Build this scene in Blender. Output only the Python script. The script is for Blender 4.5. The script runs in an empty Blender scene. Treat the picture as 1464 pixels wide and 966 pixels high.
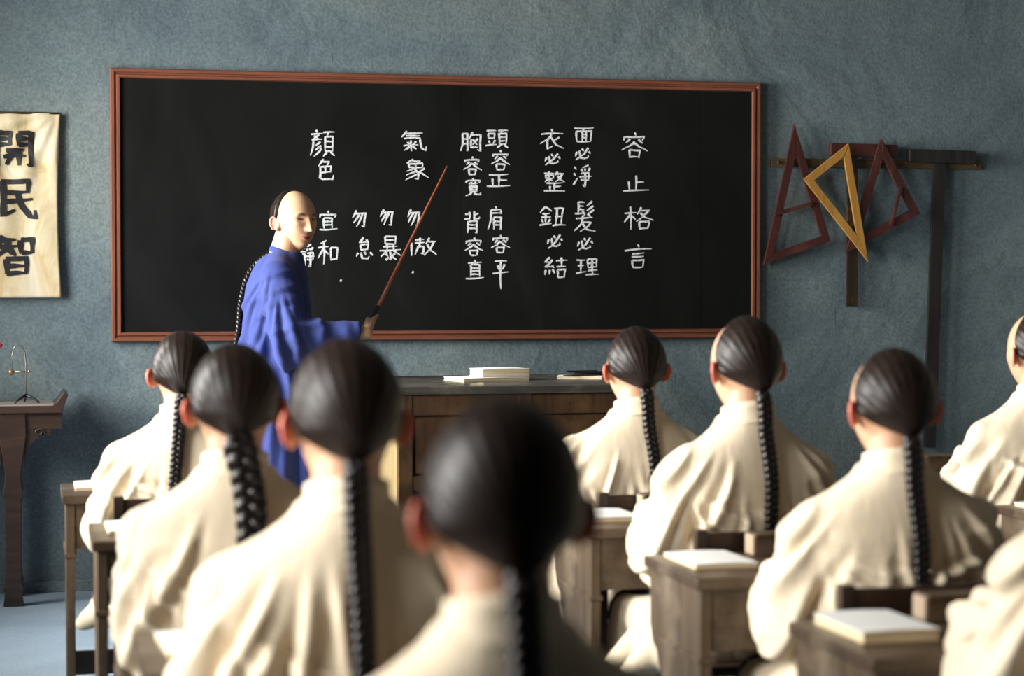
import bpy, bmesh, math, random
import numpy as np
from mathutils import Vector, Matrix, noise
from mathutils.bvhtree import BVHTree

SC = bpy.context.scene
COL = SC.collection
PI = math.pi

# ------------------------------------------------------------------ camera
cam_d = bpy.data.cameras.new('camera')
cam = bpy.data.objects.new('camera', cam_d); COL.objects.link(cam)
cam_d.sensor_width = 36; cam_d.lens = 71.31
cam.location = (0, 0, 1.3)
YAW = math.atan(.232); PITCH = math.atan(83/2900)
cam.rotation_euler = (PI/2 - PITCH, 0, -YAW)
cam_d.dof.use_dof = True; cam_d.dof.focus_distance = 7.95; cam_d.dof.aperture_fstop = 3.0
cam_d.clip_end = 200
SC.camera = cam
SC.view_settings.view_transform = 'Standard'; SC.view_settings.look = 'None'
SC.view_settings.gamma = 1; SC.view_settings.use_curve_mapping = False
SC.view_settings.exposure = 0.0
# ------------------------------------------------------------------ world and light
W = bpy.data.worlds.new('world'); SC.world = W; W.use_nodes = True
W.node_tree.nodes['Background'].inputs[0].default_value = (.75, .87, 1, 1)
W.node_tree.nodes['Background'].inputs[1].default_value = .6
WX = -1.25                                 # left wall plane
WIN = [(2.0, 3.4), (4.2, 5.6), (6.5, 7.95)]  # window openings along the left wall
WZ = (.95, 2.75)
def area(name, loc, rot, sx, sy, power, color=(1, .985, .95)):
    l = bpy.data.lights.new(name, 'AREA'); l.shape = 'RECTANGLE'; l.size = sx; l.size_y = sy
    l.energy = power; l.color = color; l.spread = math.radians(105)
    o = bpy.data.objects.new(name, l); o.location = loc; o.rotation_euler = rot; COL.objects.link(o)
    return o
for i, (a, b) in enumerate(WIN):
    area('window_daylight', (WX-.35, (a+b)/2, (WZ[0]+WZ[1])/2+.15), (0, -PI/2+.16, 0), 1.9, b-a+.1, (112, 160, 235)[i])

# ------------------------------------------------------------------ helpers
def link(o): COL.objects.link(o); return o
def tag(o, label=None, cat=None, group=None, kind=None):
    if label: o['label'] = label
    if cat: o['category'] = cat
    if group: o['group'] = group
    if kind: o['kind'] = kind
    return o
def empty(name, loc, rz=0, **k):
    o = link(bpy.data.objects.new(name, None)); o.location = loc; o.rotation_euler = (0, 0, rz)
    o.empty_display_size = .05
    return tag(o, **k)
def put(name, me, mat=None, parent=None, **k):
    o = link(bpy.data.objects.new(name, me)); o.parent = parent
    if mat: me.materials.clear(); me.materials.append(mat)
    return tag(o, **k)
class MB:
    """collects shapes; build() links them as ONE mesh object"""
    def __init__(s): s.v = []; s.f = []; s.sm = []
    def add(s, V, F, smooth=False):
        n = len(s.v); s.v += [tuple(map(float, p)) for p in V]; s.f += [tuple(i+n for i in f) for f in F]
        s.sm += [smooth]*len(F); return s
    def box(s, x0, x1, y0, y1, z0, z1, m=None):
        V = [(x, y, z) for x in (x0, x1) for y in (y0, y1) for z in (z0, z1)]
        if m is not None: V = [tuple(m @ Vector(p)) for p in V]
        return s.add(V, [(0, 1, 3, 2), (4, 6, 7, 5), (0, 4, 5, 1), (2, 3, 7, 6), (0, 2, 6, 4), (1, 5, 7, 3)])
    def prism(s, poly, axis, a, b):
        n = len(poly)
        def P(u, w, t): return {'x': (t, u, w), 'y': (u, t, w), 'z': (u, w, t)}[axis]
        V = [P(u, w, a) for u, w in poly]+[P(u, w, b) for u, w in poly]
        return s.add(V, [tuple(range(n)), tuple(range(2*n-1, n-1, -1))]+[(i, i+n, (i+1) % n+n, (i+1) % n) for i in range(n)])
    def tube(s, pts, rad, seg=8, smooth=True, caps=True):
        P = [Vector(p) for p in pts]; n = len(P)
        if not hasattr(rad, '__len__'): rad = [rad]*n
        V = []; F = []; up = None
        for i in range(n):
            t = (P[min(i+1, n-1)]-P[max(i-1, 0)]).normalized()
            if up is None: up = Vector((0, 0, 1)) if abs(t.z) < .9 else Vector((1, 0, 0))
            a = t.cross(up).normalized(); b = a.cross(t).normalized(); up = b
            for k in range(seg):
                w = 2*PI*k/seg; V.append(P[i]+(a*math.cos(w)+b*math.sin(w))*rad[i])
        for i in range(n-1):
            for k in range(seg):
                F.append((i*seg+k, i*seg+(k+1) % seg, (i+1)*seg+(k+1) % seg, (i+1)*seg+k))
        if caps: F += [tuple(range(seg-1, -1, -1)), tuple(range((n-1)*seg, n*seg))]
        return s.add(V, F, smooth)
    def capsule(s, p0, p1, r0, r1, seg=12, rings=4):
        p0 = Vector(p0); p1 = Vector(p1); d = (p1-p0); L = d.length; d.normalize()
        pts = []; rr = []
        for i in range(rings): w = PI/2*(1-i/rings); pts.append(p0-d*r0*math.sin(w)); rr.append(max(r0*math.cos(w), 1e-4))
        pts.append(p0); rr.append(r0); pts.append(p1); rr.append(r1)
        for i in range(1, rings+1): w = PI/2*i/rings; pts.append(p1+d*r1*math.sin(w)); rr.append(max(r1*math.cos(w), 1e-4))
        return s.tube(pts, rr, seg)
    def ell(s, c, r, seg=20, rings=12, m=None):
        V = []; F = []
        for i in range(rings+1):
            th = PI*i/rings
            for k in range(seg):
                ph = 2*PI*k/seg
                p = Vector((r[0]*math.sin(th)*math.cos(ph), r[1]*math.sin(th)*math.sin(ph), r[2]*math.cos(th)))
                if m is not None: p = m @ p
                V.append(p+Vector(c))
        for i in range(rings):
            for k in range(seg): F.append((i*seg+k, (i+1)*seg+k, (i+1)*seg+(k+1) % seg, i*seg+(k+1) % seg))
        return s.add(V, F, True)
    def loft(s, secs, seg=32, smooth=True):
        """secs: (z, cx, cy, rx, ry, power)"""
        V = []; F = []
        for z, cx, cy, rx, ry, pw in secs:
            for k in range(seg):
                w = 2*PI*k/seg; c, q = math.cos(w), math.sin(w)
                V.append((cx+rx*math.copysign(abs(c)**pw, c), cy+ry*math.copysign(abs(q)**pw, q), z))
        n = len(secs)
        for i in range(n-1):
            for k in range(seg): F.append((i*seg+k, i*seg+(k+1) % seg, (i+1)*seg+(k+1) % seg, (i+1)*seg+k))
        F += [tuple(range(seg-1, -1, -1)), tuple(range((n-1)*seg, n*seg))]
        return s.add(V, F, smooth)
    def mesh(s, name='m'):
        me = bpy.data.meshes.new(name); me.from_pydata(s.v, [], s.f)
        bm = bmesh.new(); bm.from_mesh(me); bmesh.ops.recalc_face_normals(bm, faces=bm.faces); bm.to_mesh(me); bm.free()
        me.polygons.foreach_set('use_smooth', s.sm); me.update(); return me
    def build(s, name, mat, parent=None, bevel=0, **k):
        o = put(name, s.mesh(name), mat, parent, **k)
        if bevel:
            b = o.modifiers.new('bevel', 'BEVEL'); b.width = bevel; b.segments = 2; b.limit_method = 'ANGLE'
        return o
def copy_tree(o, parent=None):
    c = o.copy(); COL.objects.link(c); c.parent = parent
    for ch in [x for x in SC.objects if x.parent == o]: copy_tree(ch, c)
    return c
def remesh(mb, voxel, smooth=4, name='body'):
    me = mb.mesh('tmp'); o = link(bpy.data.objects.new('tmp', me))
    r = o.modifiers.new('r', 'REMESH'); r.mode = 'VOXEL'; r.voxel_size = voxel; r.use_smooth_shade = True
    if smooth:
        q = o.modifiers.new('s', 'SMOOTH'); q.factor = .5; q.iterations = smooth
    dg = bpy.context.evaluated_depsgraph_get()
    out = bpy.data.meshes.new_from_object(o.evaluated_get(dg)); out.name = name
    bpy.data.objects.remove(o); bpy.data.meshes.remove(me)
    out.polygons.foreach_set('use_smooth', [True]*len(out.polygons))
    return out
def mcoords(me):
    a = np.empty(len(me.vertices)*3, np.float32); me.vertices.foreach_get('co', a); return a.reshape(-1, 3).astype(float)
def mnormals(me):
    a = np.empty(len(me.vertices)*3, np.float32); me.vertex_normals.foreach_get('vector', a); return a.reshape(-1, 3).astype(float)
def setco(me, P): me.vertices.foreach_set('co', P.astype(np.float32).ravel()); me.update()
def relax(me, n=2, f=.5):
    """average each vertex with its neighbours to calm pinched ridges"""
    P = mcoords(me); E = np.empty(len(me.edges)*2, np.int32); me.edges.foreach_get('vertices', E); E = E.reshape(-1, 2)
    cnt = np.bincount(E.ravel(), minlength=len(P))[:, None].clip(1)
    for _ in range(n):
        S = np.zeros_like(P)
        for k in range(3): S[:, k] = np.bincount(E[:, 0], P[E[:, 1], k], len(P))+np.bincount(E[:, 1], P[E[:, 0], k], len(P))
        P += f*(S/cnt-P)
    setco(me, P)
def sst(a, b, x): t = np.clip((x-a)/(b-a), 0, 1); return t*t*(3-2*t)

# ------------------------------------------------------------------ materials
def mat(name, color=(.5, .5, .5), rough=.6, **k):
    m = bpy.data.materials.new(name); m.use_nodes = True
    b = m.node_tree.nodes['Principled BSDF']
    b.inputs['Base Color'].default_value = (*color, 1); b.inputs['Roughness'].default_value = rough
    for q, v in k.items(): b.inputs[q.replace('_', ' ')].default_value = v
    return m
class N:
    def __init__(s, m): s.t = m.node_tree; s.b = s.t.nodes['Principled BSDF']
    def n(s, ty, **k):
        x = s.t.nodes.new(ty)
        for a, v in k.items():
            if a.startswith('i_'): x.inputs[a[2:].replace('_', ' ')].default_value = v
            else: setattr(x, a, v)
        return x
    def l(s, a, b): s.t.links.new(a, b)
    def coords(s, scale=(1, 1, 1), kind='Object'):
        c = s.n('ShaderNodeTexCoord'); mp = s.n('ShaderNodeMapping'); mp.inputs['Scale'].default_value = scale
        s.l(c.outputs[kind], mp.inputs[0]); return mp.outputs[0]
    def noise(s, vec, scale, detail=4, rough=.5, dist=0):
        x = s.n('ShaderNodeTexNoise'); x.inputs['Scale'].default_value = scale; x.inputs['Detail'].default_value = detail
        x.inputs['Roughness'].default_value = rough; x.inputs['Distortion'].default_value = dist
        s.l(vec, x.inputs['Vector']); return x.outputs['Fac']
    def ramp(s, fac, stops):
        r = s.n('ShaderNodeValToRGB'); e = r.color_ramp.elements
        while len(e) < len(stops): e.new(.5)
        for q, (p, c) in zip(e, stops): q.position = p; q.color = (*c, 1)
        s.l(fac, r.inputs[0]); return r.outputs[0]
    def mix(s, a, b, fac=.5, mode='MIX'):
        x = s.n('ShaderNodeMix', data_type='RGBA', blend_type=mode)
        for v, i in ((fac, 0), (a, 6), (b, 7)):
            if hasattr(v, 'links'): s.l(v, x.inputs[i])
            else: x.inputs[i].default_value = (*v, 1) if i else v
        return x.outputs[2]
    def bump(s, h, strength, dist=.01, prev=None):
        x = s.n('ShaderNodeBump'); x.inputs['Strength'].default_value = strength; x.inputs['Distance'].default_value = dist
        s.l(h, x.inputs['Height'])
        if prev is not None: s.l(prev, x.inputs['Normal'])
        s.l(x.outputs[0], s.b.inputs['Normal']); return x.outputs[0]
    def color(s, c): s.l(c, s.b.inputs['Base Color'])
def wood(name, dark, light, rough=.35, axis=0, scale=1.0, wear=None):
    m = mat(name, dark, rough); g = N(m)
    sc = [14*scale]*3; sc[axis] = 1.1*scale
    v = g.coords(tuple(sc)); f = g.noise(v, 2.2, 6, .62, .8)
    c = g.ramp(f, [(.3, dark), (.7, light)])
    if wear:
        w = g.noise(g.coords((1, 1, 1)), 7, 5, .6); wr = g.ramp(w, [(.52, (0, 0, 0)), (.74, (1, 1, 1))])
        c = g.mix(c, wear, wr)
    g.color(c); g.bump(f, .25, .004)
    r = g.ramp(f, [(.2, (rough+.12,)*3), (.8, (rough-.08,)*3)]); g.l(r, g.b.inputs['Roughness'])
    return m
M = {}
# plaster wall
m = mat('blue_grey_plaster', rough=.9); g = N(m); v = g.coords()
big = g.noise(v, .9, 4, .55, 1.2); mid = g.noise(v, 5, 5, .6, .4); fine = g.noise(v, 75, 3, .7)
c = g.ramp(big, [(.28, (.112, .155, .180)), (.5, (.152, .200, .215)), (.72, (.205, .248, .240))])
c = g.mix(c, g.ramp(mid, [(.3, (.74, .76, .8)), (.7, (1.1, 1.1, 1.08))]), .55, 'MULTIPLY')
c = g.mix(c, g.ramp(fine, [(.33, (.62, .66, .66)), (.5, (.95, .95, .95)), (.68, (1.28, 1.26, 1.22))]), .75, 'MULTIPLY')
# thin scratches and paper seams
vs = g.coords((26, 26, 2.2)); sc_ = g.noise(vs, 1.0, 2, .4, .6)
c = g.mix(c, (.03, .04, .045), g.ramp(sc_, [(.735, (0, 0, 0)), (.76, (.7, .7, .7))]))
g.color(c); b1 = g.bump(big, .5, .07); b2 = g.bump(mid, .3, .02, b1); g.bump(fine, .45, .004, b2)
M['plaster'] = m
M['side_plaster'] = mat('brown_plaster', (.3, .26, .22), .9)
g = N(M['side_plaster']); g.color(g.ramp(g.noise(g.coords(), 2, 5), [(.3, (.09, .08, .068)), (.7, (.13, .115, .095))]))
M['ceiling'] = mat('ceiling_plaster', (.14, .13, .115), .95)
m = mat('blue_grey_floor', rough=.55); g = N(m); f = g.noise(g.coords(), 3, 6, .6)
c = g.ramp(f, [(.3, (.25, .33, .41)), (.7, (.33, .42, .50))])
c = g.mix(c, g.ramp(g.noise(g.coords(), 60, 3), [(.3, (.8, .8, .8)), (.7, (1.1, 1.1, 1.1))]), .6, 'MULTIPLY'); g.color(c); g.bump(f, .2, .01)
M['floor'] = m
m = mat('blackboard_black', rough=.6, Specular_IOR_Level=.15); g = N(m)
v = g.coords((1, 1, .6)); f = g.noise(v, 2.2, 5, .6, .8)
c = g.ramp(f, [(.35, (.005, .0054, .0052)), (.62, (.008, .0085, .0082)), (.8, (.015, .016, .016))])
g.color(c); g.l(g.ramp(f, [(.3, (.5,)*3), (.7, (.68,)*3)]), g.b.inputs['Roughness']); M['board'] = m
M['chalk'] = mat('chalk_white', (.72, .74, .74), 1)
g = N(M['chalk']); g.color(g.ramp(g.noise(g.coords(), 260, 2, .6), [(.36, (.30, .31, .31)), (.52, (.82, .84, .85))]))
M['frame_x'] = wood('red_brown_frame_wood', (.14, .045, .026), (.25, .088, .050), .38, 0)
M['frame_z'] = wood('red_brown_frame_wood_upright', (.14, .045, .026), (.25, .088, .050), .38, 2)
M['desk'] = wood('worn_brown_desk_wood', (.030, .018, .010), (.085, .052, .029), .36, 0, 1, (.15, .11, .072))
M['desk_side'] = wood('worn_brown_desk_wood_side', (.040, .026, .014), (.115, .074, .040), .45, 2, 1, (.18, .135, .09))
M['chair'] = wood('dark_chair_wood', (.018, .009, .006), (.05, .025, .015), .35, 0)
M['podium'] = wood('dark_podium_wood', (.028, .014, .007), (.085, .042, .018), .33, 2, 1, (.14, .075, .03))
M['podium_lit_side'] = wood('lit_tan_podium_side_wood', (.17, .12, .05), (.27, .20, .09), .5, 2)  # left side of the desk only: window light painted in as paler tan
M['podium_top'] = wood('dark_grey_worn_podium_top', (.03, .027, .022), (.075, .07, .06), .3, 0, 1, (.16, .15, .12))
M['altar'] = wood('dark_brown_altar_wood', (.022, .013, .010), (.055, .032, .024), .3, 0)
M['altar_top'] = wood('dusty_grey_altar_top', (.16, .14, .12), (.28, .25, .22), .5, 0)
M['setsq'] = wood('dark_red_lacquered_wood', (.035, .011, .010), (.085, .022, .018), .38, 2, 1, (.12, .04, .03))
M['yellow'] = wood('yellow_boxwood', (.34, .16, .03), (.52, .27, .06), .4, 2)
M['black_wood'] = wood('near_black_wood', (.008, .008, .009), (.028, .025, .024), .4, 2)
M['rail'] = wood('olive_brown_rail_wood', (.05, .03, .014), (.11, .07, .03), .45, 0)
M['worn_tee'] = wood('worn_mottled_dark_wood', (.015, .009, .006), (.04, .022, .012), .45, 2, 2, (.22, .11, .04))
M['pointer'] = wood('red_brown_pointer_wood', (.20, .05, .02), (.34, .10, .045), .35, 2)
M['pale_end'] = mat('pale_end_wood', (.34, .25, .17), .6)  # left end of the writing box, paler than its body
M['grip'] = mat('black_grip', (.01, .01, .011), .5)
M['paper'] = mat('white_paper', (.80, .80, .77), .8)
M['pages'] = mat('cream_page_edges', (.68, .58, .38), .8)
g = N(M['pages']); g.color(g.ramp(g.noise(g.coords((1, 1, 260)), 2, 2), [(.35, (.48, .38, .22)), (.6, (.74, .64, .44))]))
M['cover'] = mat('tan_paper_cover', (.56, .44, .26), .75)
M['ink'] = mat('ink_black', (.012, .012, .015), .6)
M['brass'] = mat('aged_brass', (.45, .33, .17), .35, Metallic=.9)
M['iron'] = mat('dark_iron', (.03, .035, .035), .45, Metallic=.6)
M['steel'] = mat('grey_wire', (.25, .25, .24), .4, Metallic=.8)
M['red'] = mat('red_paper', (.62, .03, .05), .7)
M['porcelain'] = mat('white_porcelain', (.7, .72, .7), .2)
M['window_paint'] = mat('white_window_paint', (.6, .58, .52), .5)
M['trousers'] = mat('dark_blue_trousers', (.015, .02, .035), .9)
M['shoe'] = mat('black_cloth_shoe', (.01, .01, .012), .85)
M['sole'] = mat('white_shoe_sole', (.6, .58, .52), .8)
def cloth(name, base, var, ss=0):
    m = mat(name, base, .88); g = N(m); v = g.coords()
    f = g.noise(v, 6, 4, .6, .5); g.color(g.ramp(f, [(.3, var), (.7, base)]))
    g.b.inputs['Sheen Weight'].default_value = .15; g.b.inputs['Sheen Roughness'].default_value = .5
    wv = g.coords((1, 1, 1)); fine = g.noise(wv, 420, 2, .6)
    cr = g.noise(g.coords((26, 26, 7)), 1, 3, .5, .4); b1 = g.bump(cr, .25, .010); g.bump(fine, .25, .0012, b1)
    return m
M['cream'] = cloth('cream_cotton', (.73, .615, .45), (.64, .53, .375))
M['blue'] = cloth('blue_cotton', (.024, .042, .195), (.016, .027, .13))
M['blue'].node_tree.nodes['Principled BSDF'].inputs['Sheen Weight'].default_value = .03
# skin reads a painted attribute: complexion, lips, brows, eyes
m = mat('skin', rough=.5); g = N(m)
at = g.n('ShaderNodeAttribute', attribute_name='tone')
f = g.noise(g.coords(), 30, 4, .6)
g.color(g.mix(at.outputs['Color'], g.ramp(f, [(.3, (.9, .86, .84)), (.7, (1.04, 1.02, 1))]), .5, 'MULTIPLY'))
g.b.inputs['Subsurface Weight'].default_value = .22; g.b.inputs['Subsurface Radius'].default_value = (1, .25, .12)
g.b.inputs['Subsurface Scale'].default_value = .012
M['skin'] = m
m = mat('black_hair', (.012, .009, .008), .36); g = N(m)
uv = g.coords((1, 1, 1), 'UV'); mp = g.n('ShaderNodeMapping'); mp.inputs['Scale'].default_value = (90, 2.5, 1); g.l(uv, mp.inputs[0])
f = g.noise(mp.outputs[0], 1.0, 5, .65)
g.color(g.ramp(f, [(.35, (.005, .0036, .003)), (.65, (.022, .013, .010))])); g.bump(f, .3, .003)
g.b.inputs['Specular IOR Level'].default_value = .22
M['hair'] = m
m = mat('braided_hair', (.009, .007, .007), .30, Specular_IOR_Level=.4); g = N(m); f = g.noise(g.coords((300, 300, 60)), 1, 3)
g.color(g.ramp(f, [(.35, (.004, .0035, .0035)), (.65, (.016, .012, .011))])); g.bump(f, .4, .002); M['braid'] = m
# hanging scroll cloth: creased, age-stained
m = mat('aged_cream_cloth', rough=.85); g = N(m); v = g.coords((1.6, 1, .7))
f = g.noise(v, 5, 6, .6, 1.0)
g.color(g.ramp(f, [(.3, (.40, .25, .10)), (.46, (.62, .50, .29)), (.64, (.74, .67, .50))])); g.bump(f, .3, .01); M['scroll'] = m

# ------------------------------------------------------------------ room shell
WY = 8.65; BX = 5.6; BY = -1.8; HZ = 3.4
MB().box(WX-.2, BX+.2, BY-.2, WY+.2, -.1, 0).build('floor', M['floor'], kind='structure')
MB().box(WX-.2, BX+.2, BY-.2, WY+.2, HZ, HZ+.1).build('ceiling', M['ceiling'], kind='structure')
MB().box(WX-.2, BX+.2, WY, WY+.2, 0, HZ).build('wall_front', M['plaster'], kind='structure')
MB().box(BX, BX+.2, BY-.2, WY, 0, HZ).build('wall_right', M['side_plaster'], kind='structure')
MB().box(WX-.2, BX, BY-.2, BY, 0, HZ).build('wall_back', M['side_plaster'], kind='structure')
w = MB(); ys = [BY]+[q for ab in WIN for q in ab]+[WY]
for i in range(0, len(ys), 2): w.box(WX-.2, WX, ys[i], ys[i+1], 0, HZ)
for a, b in WIN: w.box(WX-.2, WX, a, b, 0, WZ[0]); w.box(WX-.2, WX, a, b, WZ[1], HZ)
w.build('wall_left', M['side_plaster'], kind='structure')
for i, (a, b) in enumerate(WIN):
    f = MB(); z0, z1 = WZ; x0, x1 = WX-.12, WX-.07
    f.box(x0, x1, a, a+.05, z0, z1).box(x0, x1, b-.05, b, z0, z1).box(x0, x1, a, b, z0, z0+.05).box(x0, x1, a, b, z1-.05, z1)
    root = f.build('window_%d' % (i+1), M['window_paint'], kind='structure')
    for k in (1, 2, 3): y = a+(b-a)*k/4; MB().box(x0, x1, y-.012, y+.012, z0+.05, z1-.05).build('muntin', M['window_paint'], root)
    for k in (1, 2): z = z0+(z1-z0)*k/3; MB().box(x0+.01, x1-.01, a+.05, b-.05, z-.012, z+.012).build('muntin', M['window_paint'], root)
MB().box(WX, BX, WY-.014, WY, 0, .045).build('baseboard_front', M['plaster'], kind='structure', bevel=.003)

# ------------------------------------------------------------------ brush writing
G = {
'rong': "50 2 54 12/18 18 14 32/18 20 84 18 78 30/36 28 22 42/62 28 78 42/50 36 32 54 8 68/50 38 70 56 94 68/32 66 34 94/32 66 68 66 64 94/36 92 64 92",
'zhi': "50 5 50 88/50 45 78 43/25 38 27 88/4 92 96 86",
'ge': "4 32 42 27/24 4 24 96/24 34 4 68/26 40 40 56/58 4 44 34/56 18 84 16 66 42 42 62/56 28 72 46 98 58/52 64 54 94/52 64 84 62 80 92/54 91 82 90",
'yan': "48 2 54 12/4 26 96 20/30 38 70 36/30 52 70 50/30 66 32 96/30 66 70 64 66 94/32 94 68 92",
'mian': "8 8 92 4/50 8 42 26/16 28 20 92/16 28 84 26 80 92/40 28 40 88/60 28 60 88/40 48 60 48/40 66 60 66/20 90 80 88",
'bi': "20 36 12 66/34 30 40 76 62 80 84 70 80 58/46 14 56 30/84 10 60 50 14 92/88 32 96 48",
'jing': "8 10 18 20/4 36 14 46/2 86 22 58/80 2 46 12/44 20 50 30/62 18 64 28/86 14 76 28/40 38 82 36 80 66/32 52 96 50/40 66 82 66/62 36 62 94 50 86",
'fa': "22 4 22 42/22 4 52 4/22 16 48 16/22 28 48 28/10 42 56 40/40 32 52 46/84 2 60 16/88 16 60 30/92 28 60 44/14 58 86 52/46 46 36 72 6 96/34 70 76 68 54 88 30 98/40 72 62 90 96 98/66 44 76 50",
'li': "4 14 40 12/8 44 36 42/22 14 22 80/2 84 42 74/50 8 52 52/50 8 90 8 88 52/52 30 88 28/52 52 88 50/70 8 70 90/50 70 92 68/42 92 98 88",
'yi': "48 2 54 14/8 26 92 22/48 26 30 50 4 68/32 50 32 90 52 76/78 36 56 52/44 38 64 70 96 88",
'zheng': "4 12 48 10/10 20 10 34 44 34/10 20 44 20 44 34/26 2 26 50/26 34 6 50/26 36 44 48/62 2 52 22/58 14 92 12/82 14 70 36 50 50/62 22 76 40 96 50/14 58 86 56/50 58 50 92/50 74 78 72/28 70 28 92/4 94 96 92",
'niu': "26 2 4 34/26 4 48 26/14 36 40 34/10 54 44 52/26 36 26 86/12 64 18 78/42 62 34 78/2 90 48 82/56 12 90 10 84 90/68 12 60 90/60 50 86 48/50 92 98 88",
'jie': "26 2 8 24 26 26/38 14 8 48 38 46/34 38 42 52/10 62 6 84/24 62 24 80/38 58 44 74/50 20 98 16/72 2 72 44/54 46 92 42/56 60 58 96/56 60 88 58 84 94/58 94 86 92",
'tou': "4 10 46 8/12 22 12 48/12 22 40 22 38 48/12 47 38 46/14 58 20 74/40 56 32 74/2 86 48 78/54 8 98 6/74 8 68 20/58 22 60 78/58 22 90 20 88 78/60 40 88 40/60 58 88 58/60 77 88 76/66 80 52 96/80 80 96 94",
'zhen': "12 12 88 8/52 12 52 88/52 48 82 46/26 40 28 88/4 92 96 86",
'jian': "44 2 54 10/18 18 78 14/18 32 76 30/76 16 76 32/20 18 18 54 4 94/34 46 34 96/34 46 78 44 78 94 66 90/36 62 76 62/36 76 76 76",
'ping': "14 8 84 6/30 20 40 36/72 16 60 34/2 50 96 44/50 8 50 100",
'xiong': "10 10 10 60 2 92/10 10 34 10 34 90 26 86/12 34 34 34/12 58 34 58/56 2 42 34/52 18 96 16 92 90 80 84/58 34 78 60/80 32 56 62/50 36 50 74/50 74 84 72",
'kuan': "48 0 52 8/12 12 8 24/12 14 90 12 84 24/24 28 78 26/40 20 40 36/62 18 62 34/30 42 30 72/30 42 72 42 72 72/32 52 72 52/32 62 72 62/30 72 72 72/42 72 34 88 8 98/58 72 58 92 92 92 92 80",
'bei': "36 4 36 38/12 14 36 14/8 36 36 32/60 4 60 36 90 34 90 24/84 10 62 20/26 46 24 94/26 46 76 44 76 94 64 90/28 60 74 60/28 74 74 74",
'zhii': "14 16 86 12/50 2 48 24/28 26 28 82/28 26 74 26 74 82/30 42 72 42/30 58 72 56/30 72 72 72/4 94 96 88",
'qi': "26 2 6 32/24 14 86 10/22 26 76 24/14 38 76 36 80 78 96 90 98 72/26 52 34 62/62 48 52 62/12 70 70 66/42 46 42 96/40 70 16 90/44 70 62 84",
'xiang': "40 0 18 20/38 8 66 8 54 20/24 22 24 38/24 22 76 20 74 38/24 38 74 36/50 22 48 38/52 38 14 56/44 44 60 66 58 92 44 88/54 56 14 74/58 68 12 94/82 42 62 58/60 54 98 84",
'wu': "32 4 8 44/26 22 88 18 78 90 62 84/48 24 14 70/68 22 30 88",
'ao': "22 2 4 40/16 28 16 96/30 14 60 12/44 2 44 28/28 30 62 28/46 34 28 90/34 48 58 46 54 84 46 80/76 2 64 32/72 22 98 20/90 22 78 60 58 92/70 36 82 68 100 90",
'bao': "28 2 28 32/28 2 72 2 72 32/30 16 72 16/28 31 72 30/18 42 82 40/36 34 36 56/64 34 64 56/6 58 94 54/40 58 10 82/60 56 94 80/50 62 50 96 40 90/30 72 38 80/30 96 44 84/70 70 58 80/58 84 76 94",
'dai': "46 2 26 24 66 22/60 12 72 28/30 34 32 56/30 34 70 32 66 54/32 55 68 53/16 66 8 84/32 64 38 88 66 92 76 80/50 62 56 74/80 62 92 76",
'yann': "24 0 28 8/4 14 50 10/16 18 34 30/38 16 14 32/8 36 48 32/14 36 12 64 2 92/42 42 20 56/44 54 20 72/48 66 16 94/54 8 98 6/74 8 70 20/60 22 60 76/60 22 92 20 90 76/60 40 90 40/60 58 90 58/60 76 90 75/68 78 54 94/82 78 98 92",
'se': "40 2 12 34/34 14 68 12 54 32/20 36 20 84 34 92 88 90 92 72/20 36 80 32 76 60/48 36 48 60/22 62 76 58",
'yii': "48 2 54 12/12 18 8 34/12 20 90 18 82 32/30 36 30 84/30 36 70 36 70 84/30 52 70 52/30 68 70 68/4 90 98 86",
'he': "44 4 16 16/4 34 54 28/30 14 30 96/30 36 4 72/32 40 52 56/62 34 64 80/62 34 92 32 88 78/64 78 90 76",
'jin': "4 10 44 8/8 22 42 20/2 34 48 32/24 2 24 34/12 44 10 92/12 44 40 42 40 94 32 90/14 58 40 58/14 72 40 72/80 2 56 12/54 20 58 28/70 18 72 26/90 14 82 26/54 38 90 36 88 64/48 52 100 50/54 64 88 64/72 36 72 94 62 88",
'kai': "8 6 8 96/8 6 40 6 40 40/10 22 40 22/10 39 40 38/60 6 60 40/60 6 92 6 92 96 80 90/60 22 92 22/60 39 92 38/28 54 72 52/22 70 78 68/40 54 38 72 28 92/62 54 62 94",
'min': "16 8 80 6 78 34/18 34 78 32/20 8 20 88 46 74/16 54 88 48/54 34 64 66 82 90 96 92 94 74",
'zhih': "22 2 8 26/18 14 50 12/6 30 54 28/32 14 28 34 4 54/34 34 50 50/62 12 64 46/62 12 92 10 90 44/64 45 90 43/26 60 28 98/26 60 76 58 74 96/28 78 74 76/28 97 74 95",
}
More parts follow.
